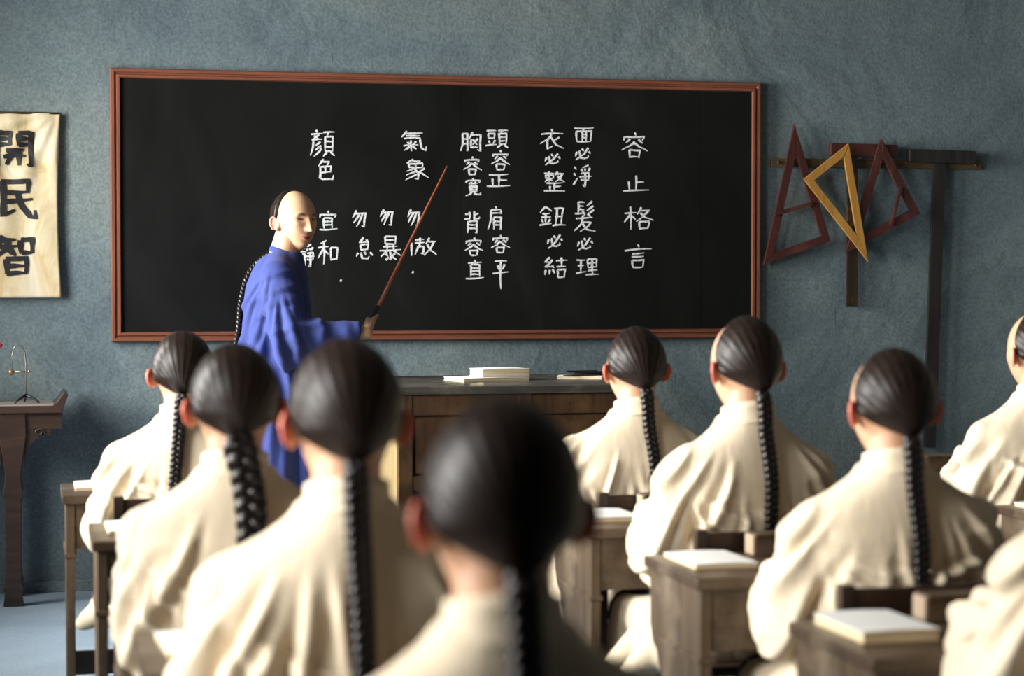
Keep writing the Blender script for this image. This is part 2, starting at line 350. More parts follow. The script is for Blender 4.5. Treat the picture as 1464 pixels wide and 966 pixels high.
def glyph(key, x0, x1, z0, z1, y, width, rnd, jit=1.6, thick=.0012):
    """strokes as thin raised ribbons in the XZ plane facing -Y"""
    mb = MB()
    for si, s in enumerate(G[key].split('/')):
        th_ = thick+.00012*si
        q = list(map(float, s.split())); P = [(q[i]+rnd.uniform(-jit, jit), q[i+1]+rnd.uniform(-jit, jit)) for i in range(0, len(q), 2)]
        pts = [Vector((x0+(x1-x0)*a/100, z1-(z1-z0)*b/100)) for a, b in P]
        # subdivide with a slight bow
        D = []
        for i in range(len(pts)-1):
            a, b = pts[i], pts[i+1]; d = b-a; nrm = Vector((-d.y, d.x)); bow = rnd.uniform(-.04, .05)
            for k in range(5): t = k/5; D.append(a+d*t+nrm*bow*4*t*(1-t))
        D.append(pts[-1]); n = len(D); L = []
        for i in range(n):
            t = (D[min(i+1, n-1)]-D[max(i-1, 0)]); t.normalize() if t.length else None
            u = i/(n-1); wd = width*(.62+.38*math.sin(PI*min(1, u*1.2+.12))+rnd.uniform(-.08, .08))*(1.15 if u < .12 else 1)*(.72 if u > .9 else 1)
            if abs(t.x) > abs(t.y)*1.5: wd *= .82
            L.append((D[i]-Vector((-t.y, t.x))*wd*.5, D[i]+Vector((-t.y, t.x))*wd*.5))
        V = []; F = []
        for a, b in L: V += [(a.x, y, a.y), (b.x, y, b.y), (a.x, y-th_, a.y), (b.x, y-th_, b.y)]
        for i in range(n-1):
            o = i*4
            F += [(o+2, o+6, o+7, o+3), (o, o+1, o+5, o+4), (o, o+4, o+6, o+2), (o+1, o+3, o+7, o+5)]
        F += [(0, 2, 3, 1), (n*4-4, n*4-3, n*4-1, n*4-2)]
        mb.add(V, F)
    return mb

# ------------------------------------------------------------------ blackboard
def frame_side(a, b, ia, ib, prof, y):
    """mitred moulding from outer corner a to b, inner corners ia, ib (x,z)"""
    V = []; F = []; n = len(prof)
    for o, i in ((a, ia), (b, ib)):
        for w_, h_ in prof: V.append((o[0]+(i[0]-o[0])*w_, y-h_, o[1]+(i[1]-o[1])*w_))
    for k in range(n): F.append((k, (k+1) % n, (k+1) % n+n, k+n))
    F += [tuple(range(n)), tuple(range(2*n-1, n-1, -1))]
    return MB().add(V, F)
bx0, bx1, bz0, bz1 = .283, 3.143, 1.040, 2.182; fw = .054; YB = WY-.03
bb = empty('blackboard', (1.71, WY-.02, bz0), label='large blackboard in a red-brown frame covered in white chalk writing', cat='blackboard')
def loc(o, root): o.matrix_parent_inverse = Matrix.Translation(-Vector(root.location)); return o
for a, b in ((bx0+.03, 1.776), (1.778, 2.866), (2.868, bx1-.03)): loc(MB().box(a, b, WY-.03, WY-.004, bz0+.03, bz1-.03).build('board_panel', M['board'], bb, bevel=.0008), bb)
prof = [(0, 0), (0, .026), (.1, .034), (.3, .034), (.38, .026), (.46, .026), (.54, .036), (.72, .036), (.8, .022), (.92, .02), (1, .012), (1, 0)]
O = [(bx0, bz0), (bx1, bz0), (bx1, bz1), (bx0, bz1)]; I = [(bx0+fw, bz0+fw), (bx1-fw, bz0+fw), (bx1-fw, bz1-fw), (bx0+fw, bz1-fw)]
for k in range(4):
    j = (k+1) % 4
    loc(frame_side(O[k], O[j], I[k], I[j], prof, WY-.006).build('frame_rail', M['frame_x' if k % 2 == 0 else 'frame_z'], bb), bb)
def px2wall(px, py, Y):
    F_ = 2900; u = (px-732)/F_; v_ = -(py-483)/F_
    f = Vector((math.sin(YAW)*math.cos(PITCH), math.cos(YAW)*math.cos(PITCH), -math.sin(PITCH)))
    r = Vector((math.cos(YAW), -math.sin(YAW), 0)); up = r.cross(f); d = f+u*r+v_*up
    t = Y/d.y; return d.x*t, 1.3+d.z*t
rnd = random.Random(5)
TXT = [('rong', 886, 928, 188, 228), ('zhi', 889, 929, 249, 275), ('ge', 891, 935, 294, 330), ('yan', 891, 933, 349, 384),
 ('mian', 819, 851, 181, 205), ('bi', 820, 845, 209, 231), ('jing', 819, 847, 235, 269), ('fa', 819, 852, 287, 332), ('bi', 823, 848, 337, 360), ('li', 823, 857, 368, 395),
 ('yi', 771, 808, 184, 216), ('bi', 776, 802, 217, 238), ('zheng', 777, 809, 244, 275), ('niu', 770, 809, 294, 325), ('bi', 780, 805, 333, 357), ('jie', 777, 812, 367, 398),
 ('tou', 694, 727, 184, 213), ('rong', 700, 731, 214, 245), ('zhen', 694, 731, 247, 268), ('jian', 697, 722, 294, 330), ('rong', 700, 731, 335, 363), ('ping', 704, 728, 370, 413),
 ('xiong', 658, 689, 188, 219), ('rong', 660, 690, 223, 252), ('kuan', 664, 689, 255, 280), ('bei', 662, 688, 301, 335), ('rong', 662, 693, 339, 367), ('zhii', 665, 693, 371, 400),
 ('qi', 572, 610, 186, 218), ('xiang', 575, 614, 227, 259), ('wu', 581, 602, 298, 326), ('ao', 581, 624, 339, 367),
 ('wu', 542, 564, 298, 325), ('bao', 541, 575, 337, 373), ('wu', 502, 526, 299, 327), ('dai', 507, 535, 338, 373),
 ('yann', 443, 479, 186, 226), ('se', 452, 479, 227, 259), ('yii', 455, 483, 301, 331), ('he', 453, 485, 342, 379), ('yii', 420, 446, 303, 331), ('jin', 426, 450, 348, 384)]
for key, a, b, c, d in TXT:
    x0, z1 = px2wall(a, c, YB); x1, z0 = px2wall(b, d, YB)
    loc(glyph(key, x0, x1, z0, z1, YB, .0092, rnd).build('chalk_character', M['chalk'], bb), bb)
for a, b in ((487, 401), (590, 389)):
    x, z = px2wall(a, b, YB); loc(MB().add([(x-.005, YB-.001, z-.003), (x+.004, YB-.001, z-.005), (x+.006, YB-.001, z+.005), (x-.001, YB-.001, z+.006)], [(0, 1, 2, 3)]).build('chalk_dot', M['chalk'], bb), bb)

# ------------------------------------------------------------------ hanging banner
sx0, sx1, sz0, sz1 = -.50, .081, 1.227, 1.988
def scroll_y(x, z):
    u = (x-sx0)/(sx1-sx0); w_ = (z-sz0)/(sz1-sz0)
    a = math.sin(math.atan2(sx1-x, sz1-z+.02)*16)*.006*min(1, math.hypot(sx1-x, sz1-z)*5)
    b = math.sin((x*1.3+z*.35)*38)*.004*w_+.010*max(0, math.sin(u*PI*2.2+z*3))
    return WY-.022-.008*(1-w_)-a*w_-b
ban = empty('hanging_banner', ((sx0+sx1)/2, WY-.02, sz0), label='creased cream cloth banner with three large black brush characters', cat='banner')
nx, nz = 60, 70; V = []; F = []
for lay in (0, .003):
    for j in range(nz+1):
        for i in range(nx+1):
            x = sx0+(sx1-sx0)*i/nx; z = sz0+(sz1-sz0)*j/nz
            ex = x-(.012*math.sin(PI*j/nz)*(i/nx)**6); V.append((ex, scroll_y(x, z)-lay, z))
n1 = (nx+1)*(nz+1)
for j in range(nz):
    for i in range(nx):
        a = j*(nx+1)+i; F += [(a, a+nx+1, a+nx+2, a+1), (a+n1, a+1+n1, a+nx+2+n1, a+nx+1+n1)]
for i in range(nx):
    for j in (0, nz): a = j*(nx+1)+i; F.append((a, a+1, a+1+n1, a+n1))
for j in range(nz):
    for i in (0, nx): a = j*(nx+1)+i; F.append((a, a+nx+1, a+nx+1+n1, a+n1))
loc(MB().add(V, F, True).build('cloth', M['scroll'], ban), ban)
for key, a, b, c, d in (('kai', -8, 49, 186, 240), ('min', -8, 54, 254, 316), ('zhih', -8, 52, 336, 393)):
    x0, z1 = px2wall(a, c, YB); x1, z0 = px2wall(b, d, YB)
    gm = glyph(key, x0, x1, z0, z1, 0, .025, rnd, 1, .0015)
    gm.v = [(x, scroll_y(x, z)-.0045+y_, z) for x, y_, z in gm.v]
    loc(gm.build('brush_character', M['ink'], ban), ban)
loc(MB().tube([(sx0-.02, WY-.02, sz1), (sx1+.004, WY-.02, sz1)], .005).build('hanging_rod', M['rail'], ban), ban)

# ------------------------------------------------------------------ drawing tools on the wall
def wpoly(pts, y): return [px2wall(a, b, y) for a, b in pts]
YT = WY-.045
rail = empty('wall_rail', (3.7, WY-.02, 1.83), label='long narrow brown wooden rail on the wall, carrying the drawing tools', cat='rail')
loc(MB().box(3.198, 4.223, WY-.022, WY-.001, 1.808, 1.846).build('batten', M['rail'], rail, bevel=.002), rail)
for x in (3.23, 3.70, 4.19): loc(MB().tube([(x, WY-.02, 1.827), (x, WY-.06 if x == 3.7 else WY-.03, 1.829)], .006, 10).build('peg', M['rail'], rail), rail)
def set_square(name, tri, wd, y0, y1, m, label, bars=(), bm=None):
    P = [Vector(p) for p in tri]; cen = sum(P, Vector((0, 0)))/3
    o = empty(name, (cen.x, y0, cen.y), label=label, cat='set square')
    # inner triangle by offset
    def off(i):
        a, b, c = P[i-1], P[i], P[(i+1) % 3]
        d1 = (a-b).normalized(); d2 = (c-b).normalized(); bis = (d1+d2).normalized(); sn = math.sqrt((1-d1.dot(d2))/2)
        return b+bis*wd/sn
    Q = [off(i) for i in range(3)]
    for i in range(3):
        j = (i+1) % 3; L = [P[i], P[j], Q[j], Q[i]]
        loc(MB().prism([(p.x, p.y) for p in L], 'y', y0+.0006*i, y1).build('side_strip', m, o, bevel=.0012), o)
    for a, b, w_ in bars:
        a = Vector(a); b = Vector(b); n_ = Vector((-(b-a).y, (b-a).x)).normalized()*w_/2
        loc(MB().prism([(q.x, q.y) for q in (a-n_, b-n_, b+n_, a+n_)], 'y', y0-.012, y0+.001).build('cross_bar', bm or m, o, bevel=.001), o)
    return o
set_square('set_square', wpoly([(1135, 177), (1091, 378), (1187, 345)], 8.61), .036, WY-.05, WY-.034, M['setsq'],
           'dark red wooden set square, the tall narrow triangle nearest the blackboard', [(*wpoly([(1107, 306), (1160, 291)], 8.6), .018)])
set_square('set_square', wpoly([(1212, 205), (1148, 256), (1240, 374)], 8.57), .034, WY-.094, WY-.080, M['yellow'],
           'yellow wooden set square hanging in front of the dark tools')
set_square('set_square', wpoly([(1257, 197), (1313, 306), (1206, 362)], 8.6), .038, WY-.076, WY-.060, M['setsq'],
           'dark red wooden set square hanging right of the yellow one', [(*wpoly([(1284, 268), (1270, 322)], 8.6), .014)])
def tsquare(label, head, blade, m, mb_):
    o = empty('t_square', (blade[0][0], WY-.03, blade[0][1]), label=label, cat='T-square')
    return o
o = empty('t_square', (3.6, WY-.03, 1.18), label='short T-square with mottled worn blade hanging behind the yellow set square', cat='T-square')
loc(MB().prism(wpoly([(1187, 204), (1283, 207), (1282, 226), (1187, 222)], 8.6), 'y', WY-.058, WY-.024).build('head_bar', M['setsq'], o, bevel=.004), o)
loc(MB().prism(wpoly([(1214, 205), (1228, 205), (1228, 438), (1212, 438)], 8.6), 'y', WY-.036, WY-.024).build('blade', M['worn_tee'], o, bevel=.001), o)
o = empty('t_square', (3.98, WY-.03, .5), label='long near-black T-square hanging at the right end of the rail', cat='T-square')
loc(MB().prism(wpoly([(1299, 213), (1394, 216), (1393, 235), (1299, 231)], 8.6), 'y', WY-.062, WY-.024).build('head_bar', M['black_wood'], o, bevel=.004), o)
loc(MB().prism(wpoly([(1336, 232), (1354, 232), (1339, 640), (1322, 640)], 8.6), 'y', WY-.042, WY-.024).build('blade', M['black_wood'], o, bevel=.001), o)

# ------------------------------------------------------------------ altar table at the left wall
at_ = empty('altar_table', (-.6, 8.44, 0), label='dark carved narrow side table with upturned ends standing against the wall', cat='table')
ax0, ax1, ay0, ay1, AH = -1.15, .098, 8.27, 8.60, .80
loc(MB().box(ax0+.03, ax1-.05, ay0, ay1, AH-.03, AH).build('table_top', M['altar'], at_, bevel=.003), at_)
loc(MB().box(ax0+.03, ax1-.045, ay0+.002, ay1-.002, AH, AH+.004).build('top_board', M['altar_top'], at_), at_)
for s, xe in ((1, ax1), (-1, ax0)):
    pts = [(xe-s*.055, AH-.03), (xe-s*.02, AH-.03), (xe-s*.012, AH), (xe, AH+.03), (xe+s*.004, AH+.04), (xe-s*.012, AH+.05), (xe-s*.022, AH+.04), (xe-s*.04, AH+.012), (xe-s*.055, AH+.004)]
    loc(MB().prism(pts, 'y', ay0, ay1).build('upturned_end', M['altar'], at_, bevel=.002), at_)
loc(MB().box(ax0+.06, ax1-.02, ay0+.02, ay0+.045, AH-.095, AH-.03).build('apron', M['altar'], at_, bevel=.002), at_)
loc(MB().box(ax0+.06, ax1-.02, ay1-.045, ay1-.02, AH-.095, AH-.03).build('apron', M['altar'], at_, bevel=.002), at_)
for xc in (-.115, -.94):
    for yc in (ay0+.033, ay1-.033):
        half = [(.05, AH-.03), (.052, AH-.12), (.040, AH-.2), (.031, AH-.26), (.031, AH-.30), (.037, AH-.345), (.040, AH-.36), (.030, AH-.372), (.032, AH-.40), (.029, .1), (.038, .07), (.034, .05), (.04, 0)]
        poly = [(xc+a, z) for a, z in half]+[(xc-a, z) for a, z in reversed(half)]
        lg = loc(MB().prism(poly, 'y', yc-.022, yc+.022).build('leg', M['altar'], at_, bevel=.003), at_)
        if yc < 8.4:
            for s in (1, -1):
                br = [(xc+s*.045, AH-.095), (xc+s*.15, AH-.095), (xc+s*.15, AH-.115), (xc+s*.138, AH-.125), (xc+s*.125, AH-.112), (xc+s*.11, AH-.128), (xc+s*.09, AH-.135), (xc+s*.07, AH-.155), (xc+s*.055, AH-.19), (xc+s*.045, AH-.25)]
                loc(MB().prism(br, 'y', yc-.012, yc+.01).build('carved_bracket', M['altar'], at_, bevel=.002), at_)
                c0 = Vector((xc+s*.105, yc-.014, AH-.108))
                sp = [c0+Vector((s*math.cos(t)*(.022-.0022*t), 0, math.sin(t)*(.015-.0015*t))) for t in [k*.5 for k in range(14)]]
                loc(MB().tube(sp, .0035, 6).build('scroll_carving', M['altar'], at_), at_)
# tripod stand with wire hook and brass knob
st = empty('laboratory_stand', (-.062, 8.38, AH+.004), label='small iron tripod stand with a bent wire and brass ball on the side table', cat='stand')
c0 = Vector((-.062, 8.38, AH+.004))
def L3(o): return loc(o, st)
for k in range(3):
    w_ = -.4+k*2*PI/3; e = Vector((math.cos(w_), math.sin(w_), 0))
    L3(MB().tube([c0+Vector((0, 0, .032)), c0+e*.02+Vector((0, 0, .026)), c0+e*.045+Vector((0, 0, .012)), c0+e*.055+Vector((0, 0, .003))], [.008, .006, .0045, .004]).build('foot', M['iron'], st))
L3(MB().tube([c0+Vector((0, 0, .02)), c0+Vector((0, 0, .16)), c0+Vector((-.004, 0, .205)), c0+Vector((-.018, 0, .232)), c0+Vector((-.034, 0, .236)), c0+Vector((-.048, 0, .222)), c0+Vector((-.054, 0, .19)), c0+Vector((-.056, 0, .125))], [.004, .0035, .003, .0025, .0025, .002, .0015, .0012]).build('wire_hook', M['steel'], st))
L3(MB().tube([c0+Vector((.014, 0, .128)), c0+Vector((-.05, 0, .128))], .0035).ell(c0+Vector((.012, 0, .128)), (.006, .006, .006)).build('cross_arm', M['brass'], st))
L3(MB().ell(c0+Vector((-.058, 0, .126)), (.0125, .0125, .0125)).build('brass_ball', M['brass'], st))
# vase with a red paper flower at the very edge of the frame
vs_ = empty('flower_vase', (-.36, 8.42, AH+.004), label='small white vase with a red paper flower at the left edge', cat='vase')
def lathe(prof, c, seg=20):
    mb = MB(); V = [(c[0]+r*math.cos(2*PI*k/seg), c[1]+r*math.sin(2*PI*k/seg), c[2]+z) for r, z in prof for k in range(seg)]
    n = len(prof); F = [(i*seg+k, i*seg+(k+1) % seg, (i+1)*seg+(k+1) % seg, (i+1)*seg+k) for i in range(n-1) for k in range(seg)]
    return mb.add(V, F+[tuple(range(seg)), tuple(range((n-1)*seg, n*seg))], True)
cv = (-.36, 8.42, AH+.004)
loc(lathe([(.03, 0), (.045, .03), (.048, .07), (.03, .11), (.018, .14), (.022, .16), (.018, .158), (.014, .14)], cv).build('vase_body', M['porcelain'], vs_), vs_)
loc(MB().tube([(-.36, 8.42, AH+.1), (-.31, 8.42, AH+.19), (-.22, 8.42, AH+.235)], .003).build('stem', M['iron'], vs_), vs_)
fl = MB()
for k in range(9):
    w_ = k*2*PI/9; fl.ell((-.203+.026*math.cos(w_), 8.41, AH+.238+.022*math.sin(w_)), (.024, .008, .014), 10, 6, Matrix.Rotation(-w_, 3, 'Y'))
loc(fl.build('flower', M['red'], vs_), vs_)

# ------------------------------------------------------------------ teacher's desk
PX0, PX1, PY0, PY1, PH = 1.20, 2.10, 6.91, 7.70, .93
pd = empty('teacher_desk', ((PX0+PX1)/2, (PY0+PY1)/2, 0), label='tall dark panelled teacher desk in front of the blackboard', cat='desk')
def LP(o): return loc(o, pd)
LP(MB().box(PX0-.012, PX1+.012, PY0-.012, PY1+.012, PH-.028, PH).build('desktop', M['podium_top'], pd, bevel=.004))
LP(MB().box(PX0, PX0+.025, PY0+.03, PY1, 0, PH-.028).build('side_panel', M['podium_lit_side'], pd, label='side panel with window light painted in as pale tan'))
LP(MB().box(PX1-.025, PX1, PY0+.03, PY1, 0, PH-.028).build('side_panel', M['podium'], pd))
LP(MB().box(PX0+.025, PX1-.025, PY0+.03, PY0+.045, .06, PH-.028).build('front_panel', M['podium'], pd))
for a, b in ((PX0, PX0+.05), (PX1-.05, PX1), ((PX0+PX1)/2-.025, (PX0+PX1)/2+.025)):
    LP(MB().box(a, b, PY0, PY0+.03, 0, PH-.028).build('stile', M['podium'], pd, bevel=.003))
for a, b in ((.05, .12), (PH-.10, PH-.03), (PH-.36, PH-.31)):
    LP(MB().box(PX0+.05, PX1-.05, PY0+.004, PY0+.03, a, b).build('rail', M['podium'], pd, bevel=.003))
for k, x in enumerate((PX0+.06, (PX0+PX1)/2+.035)):
    LP(MB().box(x, x+.355, PY0+.012, PY0+.032, PH-.305, PH-.105).build('raised_panel', M['podium'], pd, bevel=.006))

def book(loc_, rz, sx, sy, h, label, opened=False, group=None, top='paper', nm='book'):
    """stitched paper book: cover, page block, thread"""
    b = empty(nm, loc_, rz, label=label, cat='book', group=group)
    MB().box(-sx/2, sx/2, -sy/2, sy/2, 0, .0015).build('back_cover', M['cover'], b)
    bl = MB(); n = 8; V = []; F = []
    for i in range(n+1):
        x = -sx/2+.002+(sx-.004)*i/n; dz = .0022*math.sin(PI*i/n)
        for y in (-sy/2+.002, sy/2-.002): V += [(x, y, .0015), (x, y, h+dz)]
    for i in range(n):
        o_ = i*4; F += [(o_, o_+4, o_+5, o_+1), (o_+2, o_+3, o_+7, o_+6), (o_+1, o_+5, o_+7, o_+3), (o_, o_+2, o_+6, o_+4)]
    F += [(0, 1, 3, 2), (n*4, n*4+2, n*4+3, n*4+1)]
    bl.add(V, F); bl.build('page_block', M['pages'], b)
    t = MB(); V = []; F = []
    for i in range(n+1):
        x = -sx/2+sx*i/n; dz = .0022*math.sin(PI*i/n)
        for y in (-sy/2, sy/2): V += [(x, y, h+dz+.0002), (x, y, h+dz+.0016)]
    for i in range(n):
        o_ = i*4; F += [(o_, o_+4, o_+5, o_+1), (o_+2, o_+3, o_+7, o_+6), (o_+1, o_+5, o_+7, o_+3), (o_, o_+2, o_+6, o_+4)]
    F += [(0, 1, 3, 2), (n*4, n*4+2, n*4+3, n*4+1)]
    t.add(V, F); t.build('top_page', M[top], b)
    return b
book((1.60, 7.31, PH), .25, .27, .17, .010, 'thin open paper booklet lying under the thicker book on the teacher desk')
book((1.655, 7.335, PH+.0145), .18, .19, .13, .026, 'thick cream book on top of the booklet on the teacher desk')
bk = book((1.97, 7.36, PH), -.3, .17, .12, .008, 'small open booklet at the right end of the teacher desk')
br = empty('ink_brush', (1.98, 7.31, PH+.017), .15, label='dark ink brush lying across the small booklet on the teacher desk', cat='brush')
MB().tube([(-.09, 0, .0), (.07, 0, .0)], .0055, 10).build('handle', M['black_wood'], br)
MB().tube([(.07, 0, 0), (.095, 0, 0), (.12, 0, 0)], [.0055, .0065, .001], 10).build('bristles', M['pages'], br)
ist = empty('inkstone', (2.03, 7.50, PH), .1, label='black inkstone beside the small booklet on the teacher desk', cat='inkstone')
MB().box(-.06, .06, -.04, .04, 0, .016).build('stone_slab', M['ink'], ist, bevel=.004)
MB().box(-.062, .062, -.042, -.036, .016, .022).box(-.062, .062, .036, .042, .016, .022).build('rim', M['ink'], ist)

# ------------------------------------------------------------------ school desks and chairs
DH = .68
def desk_proto():
    d = empty('school_desk', (0, 0, 0))           # origin: centre of near edge on the floor, desk reaches to +y
    w2, dp = .30, .36
    MB().box(-w2-.012, w2+.012, -.012, dp+.012, DH-.024, DH).build('desktop', M['desk'], d, bevel=.004)
    for s in (-1, 1):
        pr = [(.0, 0), (.0, DH-.024), (dp, DH-.024), (dp, .53), (dp-.02, .49), (dp-.05, .475), (dp-.06, .45), (dp-.085, .43), (dp-.1, .40), (dp-.1, 0), (dp-.15, 0), (dp-.165, .07), (dp-.2, .1), (.09, .1), (.06, .07), (.045, 0)]
        x = s*(w2-.0125)
        MB().prism(pr, 'x', x-.0125, x+.0125).build('side_panel', M['desk_side'], d, bevel=.003)
        MB().box(x-.017, x+.017, -.004, dp-.06, .500, .513).build('side_moulding', M['desk_side'], d, bevel=.002)
    MB().box(-w2+.025, w2-.025, .004, .022, DH-.155, DH-.024).build('front_panel', M['desk'], d, bevel=.003)
    MB().box(-w2+.025, w2-.025, dp-.022, dp-.004, DH-.155, DH-.024).build('front_panel', M['desk'], d, bevel=.003)
    MB().box(-w2+.025, w2-.025, .022, dp-.022, DH-.15, DH-.14).build('box_bottom', M['desk'], d)
    MB().box(-w2+.025, w2-.025, dp-.14, dp-.115, .12, .19).build('stretcher', M['desk'], d, bevel=.003)
    return d
def chair_proto():
    c = empty('school_chair', (0, 0, 0))          # origin under seat centre, backrest at -y
    MB().box(-.19, .19, -.15, .15, .385, .41).build('seat', M['chair'], c, bevel=.005)
    for sx in (-1, 1):
        MB().prism([(-.165, 0), (-.135, 0), (-.137, .40), (-.150, .73), (-.178, .73), (-.168, .40)], 'x', sx*.175-.014, sx*.175+.014).build('back_post', M['chair'], c, bevel=.003)
        MB().box(sx*.165-.016, sx*.165+.016, .115, .147, 0, .385).build('leg', M['chair'], c, bevel=.003)
        MB().box(sx*.16-.009, sx*.16+.009, -.14, .12, .12, .15).build('stretcher', M['chair'], c, bevel=.002)
    MB().box(-.161, .161, -.172, -.152, .665, .722).build('top_rail', M['chair'], c, bevel=.004)
    MB().box(-.161, .161, -.160, -.142, .52, .55).build('back_rail', M['chair'], c, bevel=.003)
    MB().box(-.161, .161, .12, .138, .33, .36).build('front_rail', M['chair'], c, bevel=.002)
    return c
def inkbox_proto():
    b = empty('writing_box', (0, 0, 0))
    MB().box(0, .33, -.028, .028, 0, .042).build('box_body', M['desk'], b, bevel=.003)
    MB().box(-.003, .333, -.030, .030, .042, .050).build('lid', M['desk_side'], b, bevel=.003)
    MB().box(-.008, 0, -.027, .027, .002, .046).build('end_block', M['pale_end'], b, bevel=.002, label='pale end block')
    return b

# ------------------------------------------------------------------ heads
def head_R(D, teacher=False):
    """radius of the head in unit directions D (face +y)"""
    x, y, z = D[:, 0], D[:, 1], D[:, 2]
    a = np.where(z < 0, .0755-.012*sst(.15, .9, -z), .0755+.002*sst(.1, .5, z))
    b = np.where(y > 0, .093, .098)
    c = np.where(z > 0, .108, .131)
    R = 1/np.sqrt((x/a)**2+(y/b)**2+(z/c)**2)
    R *= 1-.20*sst(.1, .75, -z)*sst(.1, .8, -y)                  # nape tucks in
    R *= 1+.035*sst(.1, .7, -y)*sst(-.3, .4, z)                 # occiput
    R *= 1+.03*sst(.2, .7, -z)*sst(.2, .8, y)
    def g(vx, vy, vz, w, amp, wx=None):
        v = np.array([vx, vy, vz], float); v /= np.linalg.norm(v)
        dx = x-v[0]; dy = y-v[1]; dz = z-v[2]
        return amp*np.exp(-(dx*dx/((wx or w)**2)+(dz*dz+.3*dy*dy)/(w*w)))*(y > -.2)
    R += g(0, 1, -.46, .085, .023, .10)+g(0, 1, -.30, .12, .014, .075)+g(0, 1, -.08, .14, .008, .07)   # nose
    for s in (-1, 1):
        R += g(s*.10, 1, -.50, .05, .006)                             # nostril wings
        R += g(s*.34, 1, -.06, .10, -.0100, .15)                  # eye socket
        R += g(s*.34, 1, -.07, .045, .0045, .085)                   # eyeball / lids
        R += g(s*.33, 1, .12, .07, .0045, .24)                      # brow
        R += g(s*.62, 1, -.30, .20, .005)                           # cheekbone
        R += g(s*.75, 1, -1.0, .25, .003)                           # jaw corner
    R += g(0, 1, -.82, .05, .0072, .17)+g(0, 1, -1.00, .045, .0075, .14)+g(0, 1, -.91, .026, -.009, .12)   # lips
    R += g(0, 1, -1.18, .045, -.004, .2)+g(0, 1, -1.50, .13, .007, .2)            # chin
    return R
def head_pts(D, C, rot):
    P = D*head_R(D)[:, None]; P = P @ rot.T; return P+np.array(C)
def rotz(a): c, s = math.cos(a), math.sin(a); return np.array([[c, -s, 0], [s, c, 0], [0, 0, 1.]])
def rotx(a): c, s = math.cos(a), math.sin(a); return np.array([[1, 0, 0], [0, c, -s], [0, s, c]])
def add_head(mb, C, rot):
    ns, nr = 96, 72; D = []
    for i in range(nr+1):
        th = PI*i/nr
        for k in range(ns): ph = 2*PI*k/ns; D.append((math.sin(th)*math.cos(ph), math.sin(th)*math.sin(ph), math.cos(th)))
    D = np.array(D); P = head_pts(D, C, rot)
    F = [(i*ns+k, (i+1)*ns+k, (i+1)*ns+(k+1) % ns, i*ns+(k+1) % ns) for i in range(nr) for k in range(ns)]
    mb.add(P, F, True)
    for s in (-1, 1):
        def T(p): return Vector(np.array(p, float) @ rot.T+np.array(C))
        Rm = Matrix(rot.tolist())
        m = Rm @ Matrix.Rotation(s*.70, 3, 'Z') @ Matrix.Rotation(.18, 3, 'X')
        cc = (s*.085, -.016, -.020)
        mb.ell(T(cc), (.0035, .015, .026), 16, 12, m)
        # helix rim, concha and lobe
        pts = []
        for k in range(13):
            w_ = -.75+k*4.1/12
            pts.append(T(cc)+m @ Vector((s*.003, -.015*math.cos(w_-.35), .026*math.sin(w_-.35)+.001)))
        mb.tube(pts, [.0036+.0008*math.sin(k/12*PI) for k in range(13)], 8)
        mb.ell(T((s*.081, -.004, -.041)), (.005, .0075, .0085), 12, 8, m)
        mb.ell(T((s*.074, -.002, -.018)), (.009, .010, .022), 12, 8, Rm)
def add_hand(mb, wrist, fwd, palm_dn, thumb_dir, curl=.35, spread=.12):
    w_ = Vector(wrist); f = Vector(fwd).normalized(); n = Vector(palm_dn); n = (n-f*n.dot(f)).normalized()
    t = Vector(thumb_dir); t = (t-f*t.dot(f)-n*t.dot(n)).normalized()
    for i, (off, L, ph) in enumerate(((.026, .082, (.043, .026, .020)), (.009, .086, (.048, .030, .021)), (-.009, .082, (.044, .028, .020)), (-.026, .075, (.034, .021, .018)))):
        k0 = w_+t*off*.55+f*.01; k1 = w_+f*L+t*off*.95
        mb.capsule(k0, k1, .013, .0105, 10, 3)
        d = (f+t*off*spread*30*.1).normalized(); p = k1; a = 0
        for j, l in enumerate(ph):
            a += curl*(1.0+.25*j)
            dd = (d*math.cos(a)+n*math.sin(a)).normalized(); q = p+dd*l
            mb.capsule(p, q, .0088-.0009*j, .0080-.0009*j, 10, 3); p = q
    b = w_+t*.022+f*.018; th = (f*.72+t*.62+n*.30).normalized(); q = b+th*.044
    mb.capsule(b, q, .0145, .0105, 10, 3); th2 = (f*.9+t*.2+n*.35).normalized(); q2 = q+th2*.032
    mb.capsule(q, q2, .0100, .0088, 10, 3); mb.capsule(q2, q2+(f*.95+n*.3).normalized()*.024, .0088, .0072, 10, 3)
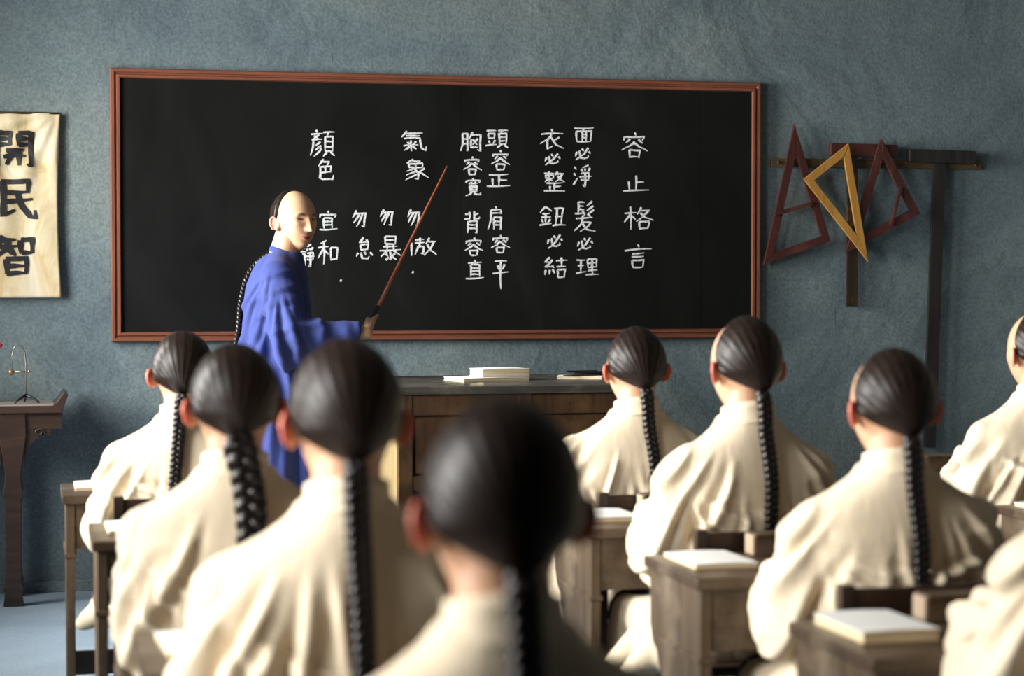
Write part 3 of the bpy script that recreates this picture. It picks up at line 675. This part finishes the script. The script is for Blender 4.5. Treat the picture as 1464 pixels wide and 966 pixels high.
def paint(me, C, rot, full=True):
    P = mcoords(me); L = (P-np.array(C)) @ rot; r = np.linalg.norm(L, axis=1); D = L/r[:, None]
    base = np.array([.56, .32, .20]); col = np.tile(base, (len(P), 1))
    near = r < .16
    def blend(mask, c): 
        nonlocal col; mk = (mask*near)[:, None]; col = col*(1-mk)+np.array(c)*mk
    x, y, z = D.T; f = (y > .3)*1.0
    ear = sst(.078, .086, np.abs(L[:, 0]))*(np.abs(L[:, 2]+.018) < .05)*(np.abs(L[:, 1]) < .05); blend(ear*.9, (.66, .18, .12))  # redder ears: light shining through them is painted into the skin tone
    blend(sst(.25, .6, z)*.55*(y > -.5), (.46, .33, .20))                      # shaved scalp
    yy = np.maximum(y, .2); u = x/yy; v = z/yy
    lips = np.exp(-((u/.20)**4+((v+.92)/.15)**4)); blend(f*lips*.85, (.46, .07, .06))
    slit = np.exp(-((u/.13)**4+((v+.92)/.055)**4)); blend(f*slit*.9, (.08, .015, .015))
    for s in (-1, 1):
        blend(f*np.exp(-(((u-s*.37)/.19)**4+((v-.11-.04*(1-((u-s*.33)/.2)**2))/.065)**4))*.97, (.03, .02, .015))
        blend(f*np.exp(-(((u-s*.35)/.16)**4+((v+.07)/.06)**4))*.97, (.03, .018, .014))
        blend(f*np.exp(-(((u-s*.10)/.035)**2+((v+.57)/.035)**2))*.8, (.16, .05, .035))
        blend(f*np.exp(-(((u-s*.55)/.25)**2+((v+.42)/.2)**2))*.3, (.66, .27, .18))
    at = me.color_attributes.new('tone', 'FLOAT_COLOR', 'POINT')
    at.data.foreach_set('color', np.hstack([col, np.ones((len(P), 1))]).astype(np.float32).ravel())
AX = np.array([0, -.86, -.50]); AX /= np.linalg.norm(AX)
def hair_mesh(C, rot, name='hair'):
    """cap of combed-back hair on the rear of the head, gathered at the nape; uv = (round the knot, away from it)"""
    t1 = np.array([1., 0, 0]); t2 = np.cross(AX, t1)
    ns, nr = 128, 48
    def inside(d):
        x, y, z = d[..., 0], d[..., 1], d[..., 2]
        crown = .00+.07*np.clip(z, 0, 1)-.30*np.clip(.35-z, 0, 1)           # forward limit
        low = -.60+.30*np.clip(np.abs(x)-.15, 0, 1)+.20*np.clip(y+.6, 0, 1)   # nape and behind the ear
        return np.minimum(crown-y, (z-low)*.9)
    ph = np.linspace(0, 2*PI, ns, endpoint=False); E = np.cos(ph)[:, None]*t1+np.sin(ph)[:, None]*t2
    ts = np.linspace(0, PI*.95, 400); lim = np.zeros(ns)
    for k in range(ns):
        d = np.cos(ts)[:, None]*AX+np.sin(ts)[:, None]*E[k]; f = inside(d); bad = np.where(f < 0)[0]
        lim[k] = ts[bad[0]] if len(bad) else ts[-1]
    lim = np.array([np.mean([lim[(k+j) % ns] for j in (-2, -1, 0, 1, 2)]) for k in range(ns)])
    V = []; UV = []; 
    for i in range(nr+1):
        fr = i/nr; th = lim*fr
        d = np.cos(th)[:, None]*AX+np.sin(th)[:, None]*E
        R = head_R(d); edge = (1-fr)*lim
        t = -.003+.0135*sst(0, .22, edge)+.020*np.exp(-(th/.30)**2)+.0007*np.sin(ph*31+2*np.sin(ph*3))*sst(.05, .3, edge)
        V.append(d*(R+t)[:, None]); UV += [(p/(2*PI), q) for p, q in zip(ph, th)]
    V = np.concatenate(V) @ rot.T+np.array(C)
    F = [(i*ns+k, i*ns+(k+1) % ns, (i+1)*ns+(k+1) % ns, (i+1)*ns+k) for i in range(nr) for k in range(ns)]
    me = bpy.data.meshes.new(name); me.from_pydata(V.tolist(), [], F)
    uvl = me.uv_layers.new(name='UVMap')
    for p in me.polygons:
        i, k = divmod(p.index, ns)
        for li in p.loop_indices:
            vi = me.loops[li].vertex_index; a, b = UV[vi]
            if k == ns-1 and a < .5: a += 1
            uvl.data[li].uv = (a, b)
    me.polygons.foreach_set('use_smooth', [True]*len(me.polygons)); me.update(); return me
def braid_mesh(path, r=.0104, period=.050, taper=.8):
    """three woven strands following path points"""
    P = [Vector(p) for p in path]; seg = [0]
    for i in range(1, len(P)): seg.append(seg[-1]+(P[i]-P[i-1]).length)
    L = seg[-1]; n = int(L/.0055)
    def at(s):
        for i in range(1, len(P)):
            if s <= seg[i] or i == len(P)-1:
                t = (s-seg[i-1])/max(seg[i]-seg[i-1], 1e-6); return P[i-1].lerp(P[i], t), (P[i]-P[i-1]).normalized()
    mb = MB()
    for k in range(3):
        pts = []; rr = []
        for i in range(n+1):
            s = L*i/n; c, t = at(s); u = s/L; sc = (1-(1-taper)*u)*(1 if u < .93 else max(.25, (1-u)/.07))
            ph = 2*PI*s/period/1.0+k*2*PI/3
            side = Vector((1, 0, 0)); side = (side-t*side.dot(t)).normalized(); nrm = t.cross(side)
            gate = sst(0, .03, np.array(s)).item()
            pts.append(c+side*math.sin(ph)*r*1.15*sc*gate+nrm*math.sin(2*ph)*r*.55*sc*gate); rr.append(r*.86*sc)
        mb.tube(pts, rr, 8)
    return mb

# ------------------------------------------------------------------ robes
def folds(me, rng, S, amp=.010, fine=.0018, n=7, skip=None):
    """fans of ridges falling from the shoulder points S, plus soft creases"""
    P = mcoords(me); Nn = mnormals(me); d = np.zeros(len(P))
    x, y, z = P.T
    for si, (sx, sy, sz) in enumerate(S):
        a = np.arctan2((x-sx), (sz-z)+.02); r = np.sqrt((x-sx)**2+(z-sz)**2+.3*(y-sy)**2)
        for k in range(n):
            a0 = rng.uniform(-1.2, 1.2); w_ = rng.uniform(.05, .11); A = rng.uniform(.45, 1)*amp; bend = rng.uniform(-.5, .5); r0 = rng.uniform(.03, .12); r1 = rng.uniform(.3, .62)
            u = (a-a0-bend*r)/w_
            d += A*(np.exp(-u*u)-.55*np.exp(-(u-1.7)**2))*sst(r0, r0+.12, r)*(1-sst(r1, r1+.15, r))
    for k in range(7):
        q = rng.normal(size=3); q /= np.linalg.norm(q); q[2] *= .45; fr = rng.uniform(9, 26); ph = rng.uniform(0, 6)
        d += .0022*np.sin(P @ q*fr+ph+1.5*np.sin(P @ rng.normal(size=3)*6))
    for k in range(5):
        q = rng.normal(size=3); fr = rng.uniform(30, 60); d += fine*.5*np.sin(P @ q*fr/2+rng.uniform(0, 6)+2*np.sin(P @ rng.normal(size=3)*9))
    if skip is not None: d *= skip(P)
    setco(me, P+Nn*d[:, None])
def arm_folds(me, a, b, rng, n=5, amp=.007, R=.12):
    """rings of squeezed cloth round the segment a-b"""
    P = mcoords(me); Nn = mnormals(me); a = np.array(a); b = np.array(b); ab = b-a; L = np.linalg.norm(ab); ab /= L
    t = (P-a) @ ab; q = P-a-np.outer(t, ab); r = np.linalg.norm(q, axis=1); inr = (r < R)*sst(-.06, 0, t)*(1-sst(L, L+.05, t))
    side = np.arctan2(q[:, 2], q[:, 0]+1e-6); d = 0
    for k in range(n):
        t0 = rng.uniform(0, L); w_ = rng.uniform(.010, .020); ph = rng.uniform(0, 6); sl = rng.uniform(-.04, .04)
        u = (t-t0-sl*np.sin(side+ph))/w_
        d = d+rng.uniform(.4, 1)*amp*(np.exp(-u*u)-.5*np.exp(-(u-1.6)**2))*(.5+.5*np.sin(side*1+ph))
    setco(me, P+Nn*(d*inr)[:, None])

HC = (0, .004, 1.098); HROT = rotx(-.04)
def student_body(hrot=HROT):
    mb = MB(); add_head(mb, HC, hrot)
    mb.capsule((0, -.018, .90), (0, -.010, 1.05), .056, .051, 24)
    mb.capsule((-.13, -.01, .86), (.13, -.01, .86), .035, .035)
    mb.loft([(.42, 0, 0, .13, .10, .9), (.55, 0, 0, .135, .095, .9), (.75, 0, 0, .13, .09, .9), (.85, 0, -.01, .14, .075, .9), (.90, 0, -.01, .08, .055, 1)])
    for s in (-1, 1):
        mb.capsule((s*.16, -.008, .835), (s*.19, .0, .655), .038, .032); mb.capsule((s*.19, .0, .655), (s*.10, .265, .722), .034, .024)
        mb.capsule((s*.08, .03, .46), (s*.12, .40, .455), .065, .05); mb.capsule((s*.12, .40, .455), (s*.12, .40, .09), .048, .034)
        mb.capsule((s*.12, .37, .05), (s*.13, .50, .035), .034, .028)
        add_hand(mb, (s*.10, .265, .722), (-s*.25, .95, -.16), (0, 0, -1), (-s, .2, 0), .22)
    me = remesh(mb, .0042, 3, 'student_body'); paint(me, HC, hrot); return me
def student_robe(seed, lean=0, elbow=0, voxel=.009, flare=-.19):
    rng = np.random.default_rng(seed); mb = MB(); e = elbow
    mb.loft([(.40, 0, .02, .20, .145, .85), (.50, 0, .01, .195, .135, .85), (.62, 0, .0, .190, .120, .85), (.74, 0, -.010, .195, .115, .82), (.83, 0, -.016, .200, .105, .85),
             (.872, 0, -.018, .192, .092, .9), (.90, 0, -.018, .162, .084, .95), (.93, 0, -.016, .122, .078, 1), (.955, 0, -.014, .086, .073, 1), (.98, 0, -.012, .072, .068, 1)], 48)
    for s in (-1, 1):
        mb.capsule((s*.10, -.012, .885), (s*.170, -.008, .846), .050, .052, 16)
        mb.capsule((s*.165, -.010, .850), (s*(.215+e), -.005, .650), .054, .064, 16)
        mb.tube([(s*(.215+e), -.04, .640), (s*(.215+e), -.005, .645), (s*(.19+e), .08, .665), (s*.135, .19, .705), (s*.105, .25, .728), (s*.103, .256, .729)], [.04, .068, .066, .058, .052, .050], 18)
        mb.capsule((s*(.205+e), .0, .615), (s*(.18+e*.5), .12, .64), .052, .045, 16)
        mb.capsule((s*.09, .02, .455), (s*.125, .36, .450), .090, .065, 16)
        mb.capsule((s*.125, .36, .45), (s*.125, .37, .26), .068, .078, 16)
        mb.ell((s*.13, .03, .42), (.13, .15, .07))
    mb.box(-.12, .12, .1, .38, .40, .49)
    for q in (0, .10): mb.capsule((flare+.05, .0+q, .47), (flare-.11, .02+q, .375), .075, .022, 14)
    me = remesh(mb, voxel, 7, 'robe')
    keep = lambda P: 1-.85*sst(.93, .975, P[:, 2])
    drape(me, rng, keep)
    for s in (-1, 1):
        arm_folds(me, (s*.165, -.01, .85), (s*(.215+e), -.005, .650), rng, 4, .006); arm_folds(me, (s*(.215+e), -.005, .650), (s*.105, .25, .728), rng, 8, .008)
    relax(me, 2); return me
def drape(me, rng, keep):
    """long folds fanning down the back and front from both shoulders, pooling at the waist"""
    P = mcoords(me); Nn = mnormals(me); x, y, z = P.T; d = np.zeros(len(P))
    def ridge(u): return np.exp(-u*u)-.75*np.exp(-((u-1.35)/.8)**2)
    for s in (-1, 1):
        own = sst(-.015, .03, x*s)
        # long folds from the collar, flaring down and outwards over the shoulder blade to the elbow
        sx, sz = s*rng.uniform(.02, .05), 1.04
        a = np.arctan2((x-sx)*s, (sz-z)); r = np.hypot(x-sx, z-sz); a0 = -.12
        while a0 < .85:
            w_ = rng.uniform(.022, .05); A = rng.uniform(.45, 1)*.021; bend = rng.uniform(-.25, .35); r0 = rng.uniform(.12, .26); r1 = rng.uniform(.34, .62)
            u = (a-a0-bend*(r-.3)-.025*np.sin(r*12+a0*9))/w_
            d += A*ridge(u*rng.choice([-1, 1]))*sst(r0, r0+.12, r)*(1-sst(r1, r1+.14, r))*own
            a0 += rng.uniform(.10, .24)
        # tension folds from the armpit towards the waist
        sx, sz = s*.175, .80
        a = np.arctan2((x-sx)*s, (sz-z)+.01); r = np.hypot(x-sx, z-sz)
        for k in range(5):
            a0 = rng.uniform(-1.2, .15); w_ = rng.uniform(.07, .12); u = (a-a0+rng.uniform(.2, .9)*(r-.1))/w_; r1 = rng.uniform(.14, .28)
            d += rng.uniform(.5, 1)*.017*ridge(-u)*sst(.015, .07, r)*(1-sst(r1, r1+.10, r))*own
    # cloth gathers above the seat: overlapping swags
    for k in range(3):
        z0 = .52+.06*k+rng.uniform(-.012, .012); c = rng.uniform(-.12, .12); u = (z-z0-1.4*(x-c)**2*rng.uniform(.6, 1.6)-.12*x*rng.uniform(-1, 1))/rng.uniform(.010, .016)
        d += .010*ridge(-u)*np.exp(-((x-c)/rng.uniform(.08, .16))**2)*(np.abs(y) < .2)
    for k in range(3):
        q = rng.normal(size=3); q[2] *= .3; d += .0014*np.sin(P @ q*16+rng.uniform(0, 6)+1.5*np.sin(P @ rng.normal(size=3)*7))
    setco(me, P+Nn*(d*keep(P))[:, None])
def collar_mesh(c, rx, ry, h, z0, tilt=.12, th=.006):
    mb = MB(); n = 40; V = []; F = []
    for j, (dr, z) in enumerate(((.010, -.018), (.004, 0), (0, h*.5), (-.001, h), (-th, h), (-th, h*.4), (-th, -.018))):
        for k in range(n):
            w_ = 2*PI*k/n; dip = -.006*math.sin(w_)+.0
            V.append((c[0]+(rx+dr)*math.cos(w_), c[1]+(ry+dr)*math.sin(w_), z0+z+dip*(1+h*8)-tilt*(ry*math.sin(w_))))
    for j in range(6):
        for k in range(n): F.append((j*n+k, j*n+(k+1) % n, (j+1)*n+(k+1) % n, (j+1)*n+k))
    return mb.add(V, F, True)
def shoe_mesh(c, rz=0):
    mb = MB(); R = Matrix.Rotation(rz, 3, 'Z')
    mb.ell(Vector(c)+Vector((0, .03, .04)), (.042, .125, .042)); mb.ell(Vector(c)+Vector((0, -.03, .06)), (.038, .055, .05)); return mb
BODY = student_body(); HAIR = hair_mesh(HC, HROT)
TROUS = MB()
for s in (-1, 1): TROUS.capsule((s*.08, .03, .45), (s*.12, .40, .45), .078, .062, 14); TROUS.capsule((s*.12, .40, .45), (s*.12, .41, .12), .062, .056, 14)
TROUS = TROUS.mesh('trousers'); SHOE = [shoe_mesh((s*.13, .42, 0)).mesh('shoe') for s in (-1, 1)]
SOLE = [MB().loft([(0, s*.13, .44, .043, .128, 1), (.012, s*.13, .44, .046, .13, 1)], 24).mesh('sole') for s in (-1, 1)]
COLLAR = collar_mesh((0, -.014), .064, .064, .032, .968).mesh('collar')
HR0 = np.array(HC)+(AX*(float(head_R(AX[None])[0])+.022)) @ HROT.T
HROT2 = rotz(.14) @ rotx(-.04); BODY2 = student_body(HROT2); HAIR2 = hair_mesh(HC, HROT2)
HRT = np.array(HC)+(AX*(float(head_R(AX[None])[0])+.022)) @ HROT2.T
def student(X, Y, rz, label, seed, sway=(0, 0), length=.40, voxel=.0075, elbow=0, thick=1.0, dz=1.0, per=1.0, turned=False):
    p = empty('person', (X, Y, 0), rz, label=label, cat='person', group='seated students in cream robes')
    b = put('body', BODY2 if turned else BODY, M['skin'], p)
    p.scale = (1, 1, dz)
    rb = student_robe(seed, 0, elbow, voxel, -.165 if X < 1 else -.19); put('robe', rb, M['cream'], p)
    put('collar', COLLAR, M['cream'], p); put('hair', HAIR2 if turned else HAIR, M['hair'], p)
    put('trousers', TROUS, M['trousers'], p)
    for k in range(2): sh = put('shoe', SHOE[k], M['shoe'], p); put('sole', SOLE[k], M['sole'], sh)
    # queue: from the nape knot, falls over the collar and down the back of the robe
    HR = HRT if turned else HR0
    P = [tuple(v.co) for v in rb.vertices]; bvh = BVHTree.FromPolygons(P, [tuple(f.vertices) for f in rb.polygons])
    path = [Vector(HR)+Vector((0, .012, .004)), Vector(HR)+Vector((sway[0]*.08, -.010, -.020))]; z = HR[2]-.045
    while z > HR[2]-length:
        u = (HR[2]-z)/length; x = sway[0]*u+sway[1]*math.sin(u*PI); h = bvh.ray_cast(Vector((x, -1, z)), Vector((0, 1, 0)))
        y = h[0].y-.009*thick if h[0] is not None and z < .985 else HR[1]-.010
        y = min(y, path[-1].y+.012); path.append(Vector((x, y, z))); z -= .02
    # smooth
    for _ in range(3): path = [path[0]]+[(path[i-1]+path[i]*2+path[i+1])/4+Vector((0, -.0006, 0)) for i in range(1, len(path)-1)]+[path[-1]]
    br_ = braid_mesh(path, .0104*thick, .050*per).build('queue', M['braid'], p)
    tie = MB().ell(path[1], (.0165*thick, .0165*thick, .009)); tie.build('queue_tie', M['braid'], br_)
    return p

DX = (.37, 1.63, 2.87)
student(.378, 5.62, -.10, 'student in the far left seat, small dark head just left of the teacher', 11, (-.03, 0), .40, dz=.955)
student(.355, 3.85, -.05, 'student at the left with a thick knotted braid, between two other left heads', 12, (.022, .012), .24, thick=1.7, per=1.75, dz=.972, elbow=-.055)
student(.438, 2.98, 0, 'student with a long straight braid, centre left in front of the teacher', 13, (.01, 0), .47, .0075, thick=1.05)
student(.462, 2.04, 0, 'nearest student, large blurred dark head at the bottom centre', 14, (.01, 0), .45, .0075, thick=1.1, dz=.972)
student(1.612, 5.43, .03, 'student in front of the right end of the teacher desk', 15, (.03, 0), .40, dz=.964)
student(1.64, 4.60, .12, 'student sitting right of centre under the corner of the blackboard', 16, (-.01, .01), .47)
student(1.64, 3.74, .0, 'student sitting below the hanging set squares, braid down the back', 17, (-.01, .01), .46, dz=.96)
student(1.66, 2.88, 0, 'student cropped at the bottom right, only a cream shoulder showing', 18, (0, 0), .45, .0075)
student(2.80, 5.36, .0, 'student cropped by the right edge, shaved forehead in profile', 19, (0, 0), .40, turned=True)

# ------------------------------------------------------------------ place desks, chairs, books, writing boxes
D0 = desk_proto(); C0 = chair_proto(); B0 = inkbox_proto(); rnd = random.Random(3)
spots = [(0, 5.95, 'far left school desk beside the side table', 'A'), (0, 4.90, 'left school desk second from the blackboard', 'B'), (0, 3.93, 'left school desk third from the blackboard', 'C'), (0, 3.22, 'left school desk nearest the camera at the bottom edge', 'D'),
         (1, 5.72, 'school desk between the front middle student and the teacher desk', 'E'), (1, 4.86, 'brown school desk with open space below, between the middle students', 'F'),
         (1, 4.00, 'brown school desk right of centre with a white book', 'G'), (1, 3.09, 'brown school desk at the bottom right with a thick open book', 'H'),
         (2, 5.80, 'school desk partly seen past the shoulder at the far right', 'I'), (2, 4.76, 'school desk at the right edge behind the profile student', 'J')]
offx = {'A': -.005, 'B': .055, 'C': .075, 'D': .095}
names = {'A': 'on the far left desk', 'B': 'on the second left desk', 'C': 'on the third left desk', 'D': 'on the nearest left desk', 'E': 'on the desk before the teacher desk',
         'F': 'on the desk with open space below', 'G': 'on the desk right of centre', 'H': 'on the bottom right desk', 'I': 'on the far right desk', 'J': 'on the desk at the right edge'}
for i, (c, y, lab, k) in enumerate(spots):
    x = DX[c]+offx.get(k, 0); d = D0 if i == 0 else copy_tree(D0)
    d.location = (x, y, 0); tag(d, lab, 'desk', 'school desks')
    b = B0 if i == 0 else copy_tree(B0)
    b.location = (x-.07, y+.325, DH); b.rotation_euler.z = rnd.uniform(-.02, .02)
    tag(b, 'narrow wooden writing box '+names[k], 'box', 'writing boxes on the desks')
    book((x-.20, y+.235, DH), rnd.uniform(-.06, .06), .145, .21, .018 if k == 'H' else rnd.uniform(.006, .010),
         ('thick cream-edged book ' if k == 'H' else 'thin white paper booklet ')+names[k], group='books on the school desks')
ch = [(0, 5.62, 'A'), (0, 4.55, 'B'), (0, 3.85, 'C'), (0, 2.98, 'D'), (.02, 2.04, 'K'), (1, 5.43, 'E'), (1, 4.60, 'F'), (1, 3.74, 'G'), (1, 2.88, 'H'), (2, 5.36, 'I')]
cl = {'A': 'of the far left student', 'B': 'empty at the second left desk', 'C': 'of the student with the knotted braid', 'D': 'of the centre left student', 'K': 'of the nearest student',
      'E': 'of the student before the teacher desk', 'F': 'of the student right of centre', 'G': 'of the student below the set squares', 'H': 'of the student cropped at bottom right', 'I': 'of the profile student at the right edge'}
for i, (c, y, k) in enumerate(ch):
    x = DX[int(c)]+(.12 if k == 'C' else 0)+(.01 if int(c) == 1 else 0)+(.08 if k in 'DK' else 0); o = C0 if i == 0 else copy_tree(C0)
    o.location = (x, y-.03, 0); tag(o, 'dark low-backed wooden chair '+cl[k], 'chair', 'school chairs')

# ------------------------------------------------------------------ teacher
TX, TY, TRZ = .90, 7.83, -1.75
tp = empty('person', (TX, TY, 0), TRZ, label='teacher in a long blue robe pointing a wooden stick at the blackboard', cat='person')
TH_ROT = rotz(-.90) @ rotx(.03); TC = (-.005, .055, 1.535)
RW = (.205, .335, 1.10)                                   # right wrist
mb = MB(); add_head(mb, TC, TH_ROT)
mb.capsule((0, .005, 1.36), (-.002, .035, 1.48), .062, .053, 24)
mb.loft([(.85, 0, 0, .15, .11, .9), (1.0, 0, 0, .14, .10, .9), (1.2, 0, 0, .13, .09, .9), (1.28, 0, -.01, .12, .06, .9), (1.34, 0, -.01, .06, .045, 1)])
for s in (-1, 1):
    mb.capsule((s*.09, 0, .88), (s*.10, .02, .48), .085, .058); mb.capsule((s*.10, .02, .48), (s*.10, 0, .09), .056, .038); mb.capsule((s*.10, -.03, .05), (s*.11, .12, .035), .038, .03)
mb.capsule((.14, 0, 1.28), (.225, .07, 1.085), .042, .036); mb.capsule((.235, .07, 1.085), RW, .038, .025)
mb.capsule((-.14, 0, 1.28), (-.205, -.01, 1.06), .042, .036); mb.capsule((-.21, -.01, 1.06), (-.17, .12, .86), .036, .025)
add_hand(mb, (-.17, .12, .86), (.05, .45, -.85), (1, 0, .1), (0, 1, .4), .3)
# right hand closed round the pointer
Bc = Vector((1.237-TX, 7.795-TY, 1.118)); R3 = Matrix.Rotation(-TRZ, 3, 'Z'); pb = R3 @ Bc + Vector((0, 0, 0)); pb = Vector((pb.x, pb.y, Bc.z))
tipw = Vector(px2wall(640, 237, 8.33)+(0,)); tipw = Vector((tipw.x, 8.33, tipw.y)); tl = R3 @ (tipw-Vector((TX, TY, 0)))
butt = R3 @ (Vector((*[px2wall(521, 478, 7.80)[0]], 7.80, px2wall(521, 478, 7.80)[1]))-Vector((TX, TY, 0)))
pd_ = (tl-butt).normalized(); hc_ = butt+pd_*.045
wv = Vector(RW); fdir = (hc_-wv).normalized()
# palm sits beside the stick; fingers wrap it
side = pd_.cross(fdir).normalized()
for i in range(4):
    base = hc_+pd_*(.030-.0195*i)-fdir*.018+side*.014
    mb.capsule(wv+pd_*(.010-.006*i), base, .0135, .0108, 10, 3); prev = base
    for j in range(1, 4):
        w_ = j*1.35; q = hc_+pd_*(.030-.0195*i)+(-fdir*math.cos(w_)+side*math.sin(w_)*1.0)*.0165 + fdir*.004
        mb.capsule(prev, q, .0086-.0006*j, .0082-.0006*j, 10, 3); prev = q
t0 = wv+pd_*.012-side*.004+fdir*.02; t1 = hc_+pd_*.045-fdir*.016-side*.006; t2 = hc_+pd_*.064+fdir*.006-side*.012
mb.capsule(t0, t1, .0135, .0105, 10, 3); mb.capsule(t1, t2, .0102, .0078, 10, 3)
tb = remesh(mb, .0034, 2, 'teacher_body'); paint(tb, TC, TH_ROT); put('body', tb, M['skin'], tp)
put('hair', hair_mesh(TC, TH_ROT), M['hair'], tp)
mb = MB()
mb.loft([(.10, 0, .02, .23, .20, .9), (.3, 0, .01, .215, .185, .9), (.6, 0, 0, .20, .165, .9), (.85, 0, -.01, .19, .15, .9), (1.0, 0, -.015, .185, .14, .9), (1.15, 0, -.015, .185, .135, .9), (1.28, 0, -.012, .18, .12, .92),
         (1.335, 0, -.005, .16, .105, .95), (1.375, 0, .002, .115, .090, 1), (1.395, 0, .014, .078, .072, 1), (1.408, 0, .022, .062, .060, 1)], 48)
for s in (-1, 1): mb.capsule((s*.05, 0, 1.36), (s*.15, 0, 1.315), .055, .062, 16)
mb.capsule((.152, 0, 1.31), (.235, .055, 1.085), .070, .088, 16); mb.tube([(.235, .03, 1.085), (.235, .06, 1.085), (.22, .19, 1.085), (.208, .305, 1.097), (.207, .312, 1.097)], [.06, .084, .064, .048, .046], 20); mb.capsule((.225, .05, 1.03), (.21, .2, 1.05), .07, .045, 16)
mb.capsule((-.152, 0, 1.31), (-.215, -.01, 1.06), .070, .08, 16); mb.capsule((-.215, -.01, 1.06), (-.175, .10, .89), .078, .06, 16)
tr = remesh(mb, .0062, 10, 'teacher_robe'); rng = np.random.default_rng(77); keep = lambda P: 1-.9*sst(1.37, 1.41, P[:, 2])
P = mcoords(tr); Nn = mnormals(tr); x, y, z = P.T; d = np.zeros(len(P))
ridge = lambda u: np.exp(-u*u)-.8*np.exp(-((u-1.35)/.8)**2)
for sx in (-1, 1):
    own = sst(-.02, .05, x*sx)*(1-sst(.03, .12, y)*(z > 1.12))
    a = np.arctan2(y+.01, (1.42-z)); r = np.hypot(y+.01, z-1.42); a0 = -.50
    while a0 < .25:
        w_ = rng.uniform(.030, .055); A = rng.uniform(.5, 1)*.0135; r0 = rng.uniform(.05, .16); r1 = rng.uniform(.35, .65); bend = rng.uniform(-.3, .1)
        u = (a-a0-bend*(r-.25)-.03*np.sin(r*14+a0*11))/w_
        d += A*ridge(u)*sst(r0, r0+.10, r)*(1-sst(r1, r1+.15, r))*own; a0 += rng.uniform(.09, .17)
setco(tr, P+Nn*(d*keep(P))[:, None])
P = mcoords(tr); Nn = mnormals(tr); an = np.arctan2(P[:, 1], P[:, 0]); k = 1-sst(.75, 1.1, P[:, 2])
setco(tr, P+Nn*((.012*np.sin(an*9+P[:, 2]*3)+.007*np.sin(an*17+1-P[:, 2]*4))*k)[:, None])
# long hanging folds below the elbow on the side facing the room
P = mcoords(tr); Nn = mnormals(tr); u = P[:, 1]+.25*(P[:, 2]-1.0)
setco(tr, P+Nn*(.008*np.sin(u*70)*np.exp(-((P[:, 2]-.95)/.2)**2)*(P[:, 0] > .02))[:, None])
arm_folds(tr, (.152, 0, 1.31), (.235, .055, 1.085), rng, 7, .009, .13); arm_folds(tr, (.235, .06, 1.085), (.205, .315, 1.095), rng, 9, .008)
relax(tr, 3); put('robe', tr, M['blue'], tp)
collar_mesh((0, .024), .061, .060, .004, 1.408, .25).build('collar', M['blue'], tp)
for s in (-1, 1):
    sh = put('shoe', shoe_mesh((s*.105, .03, 0)).mesh('shoe'), M['shoe'], tp)
    put('sole', MB().loft([(0, s*.105, .05, .043, .128, 1), (.012, s*.105, .05, .046, .13, 1)], 24).mesh('sole'), M['sole'], sh)
hr = np.array(TC)+(AX*(float(head_R(AX[None])[0])+.018)) @ TH_ROT.T
bvh = BVHTree.FromPolygons([tuple(v.co) for v in tr.vertices], [tuple(f.vertices) for f in tr.polygons])
path = [Vector(hr)+Vector((0, .012, 0)), Vector(hr)+Vector((0, -.012, -.03))]; z = hr[2]-.05
while z > .85:
    x = hr[0]*max(0, 1-(hr[2]-z)*3)+.02; h = bvh.ray_cast(Vector((x, -1, z)), Vector((0, 1, 0)))
    y = h[0].y-.011 if h[0] is not None and z < 1.40 else hr[1]-.015; path.append(Vector((x, min(y, path[-1].y+.02), z))); z -= .02
for _ in range(3): path = [path[0]]+[(path[i-1]+path[i]*2+path[i+1])/4 for i in range(1, len(path)-1)]+[path[-1]]
braid_mesh(path, .0098).build('queue', M['braid'], tp)
# pointer held in the right hand
Rz = Matrix.Rotation(TRZ, 3, 'Z'); W0 = Vector((TX, TY, 0)); bw = Rz @ butt+W0; tw = tipw; dw = (tw-bw)
pn = empty('pointer_stick', tuple(bw), label='long red-brown wooden pointer with black grip in the teacher hand', cat='pointer')
loc(MB().tube([bw+dw*.15, bw+dw*.5, tw-dw*.01, tw], [.0085, .0068, .0045, .003], 12).build('shaft', M['pointer'], pn), pn)
loc(MB().tube([bw-dw*.01, bw, bw+dw*.15, bw+dw*.155], [.006, .0085, .0088, .0086], 12).build('grip', M['grip'], pn), pn)
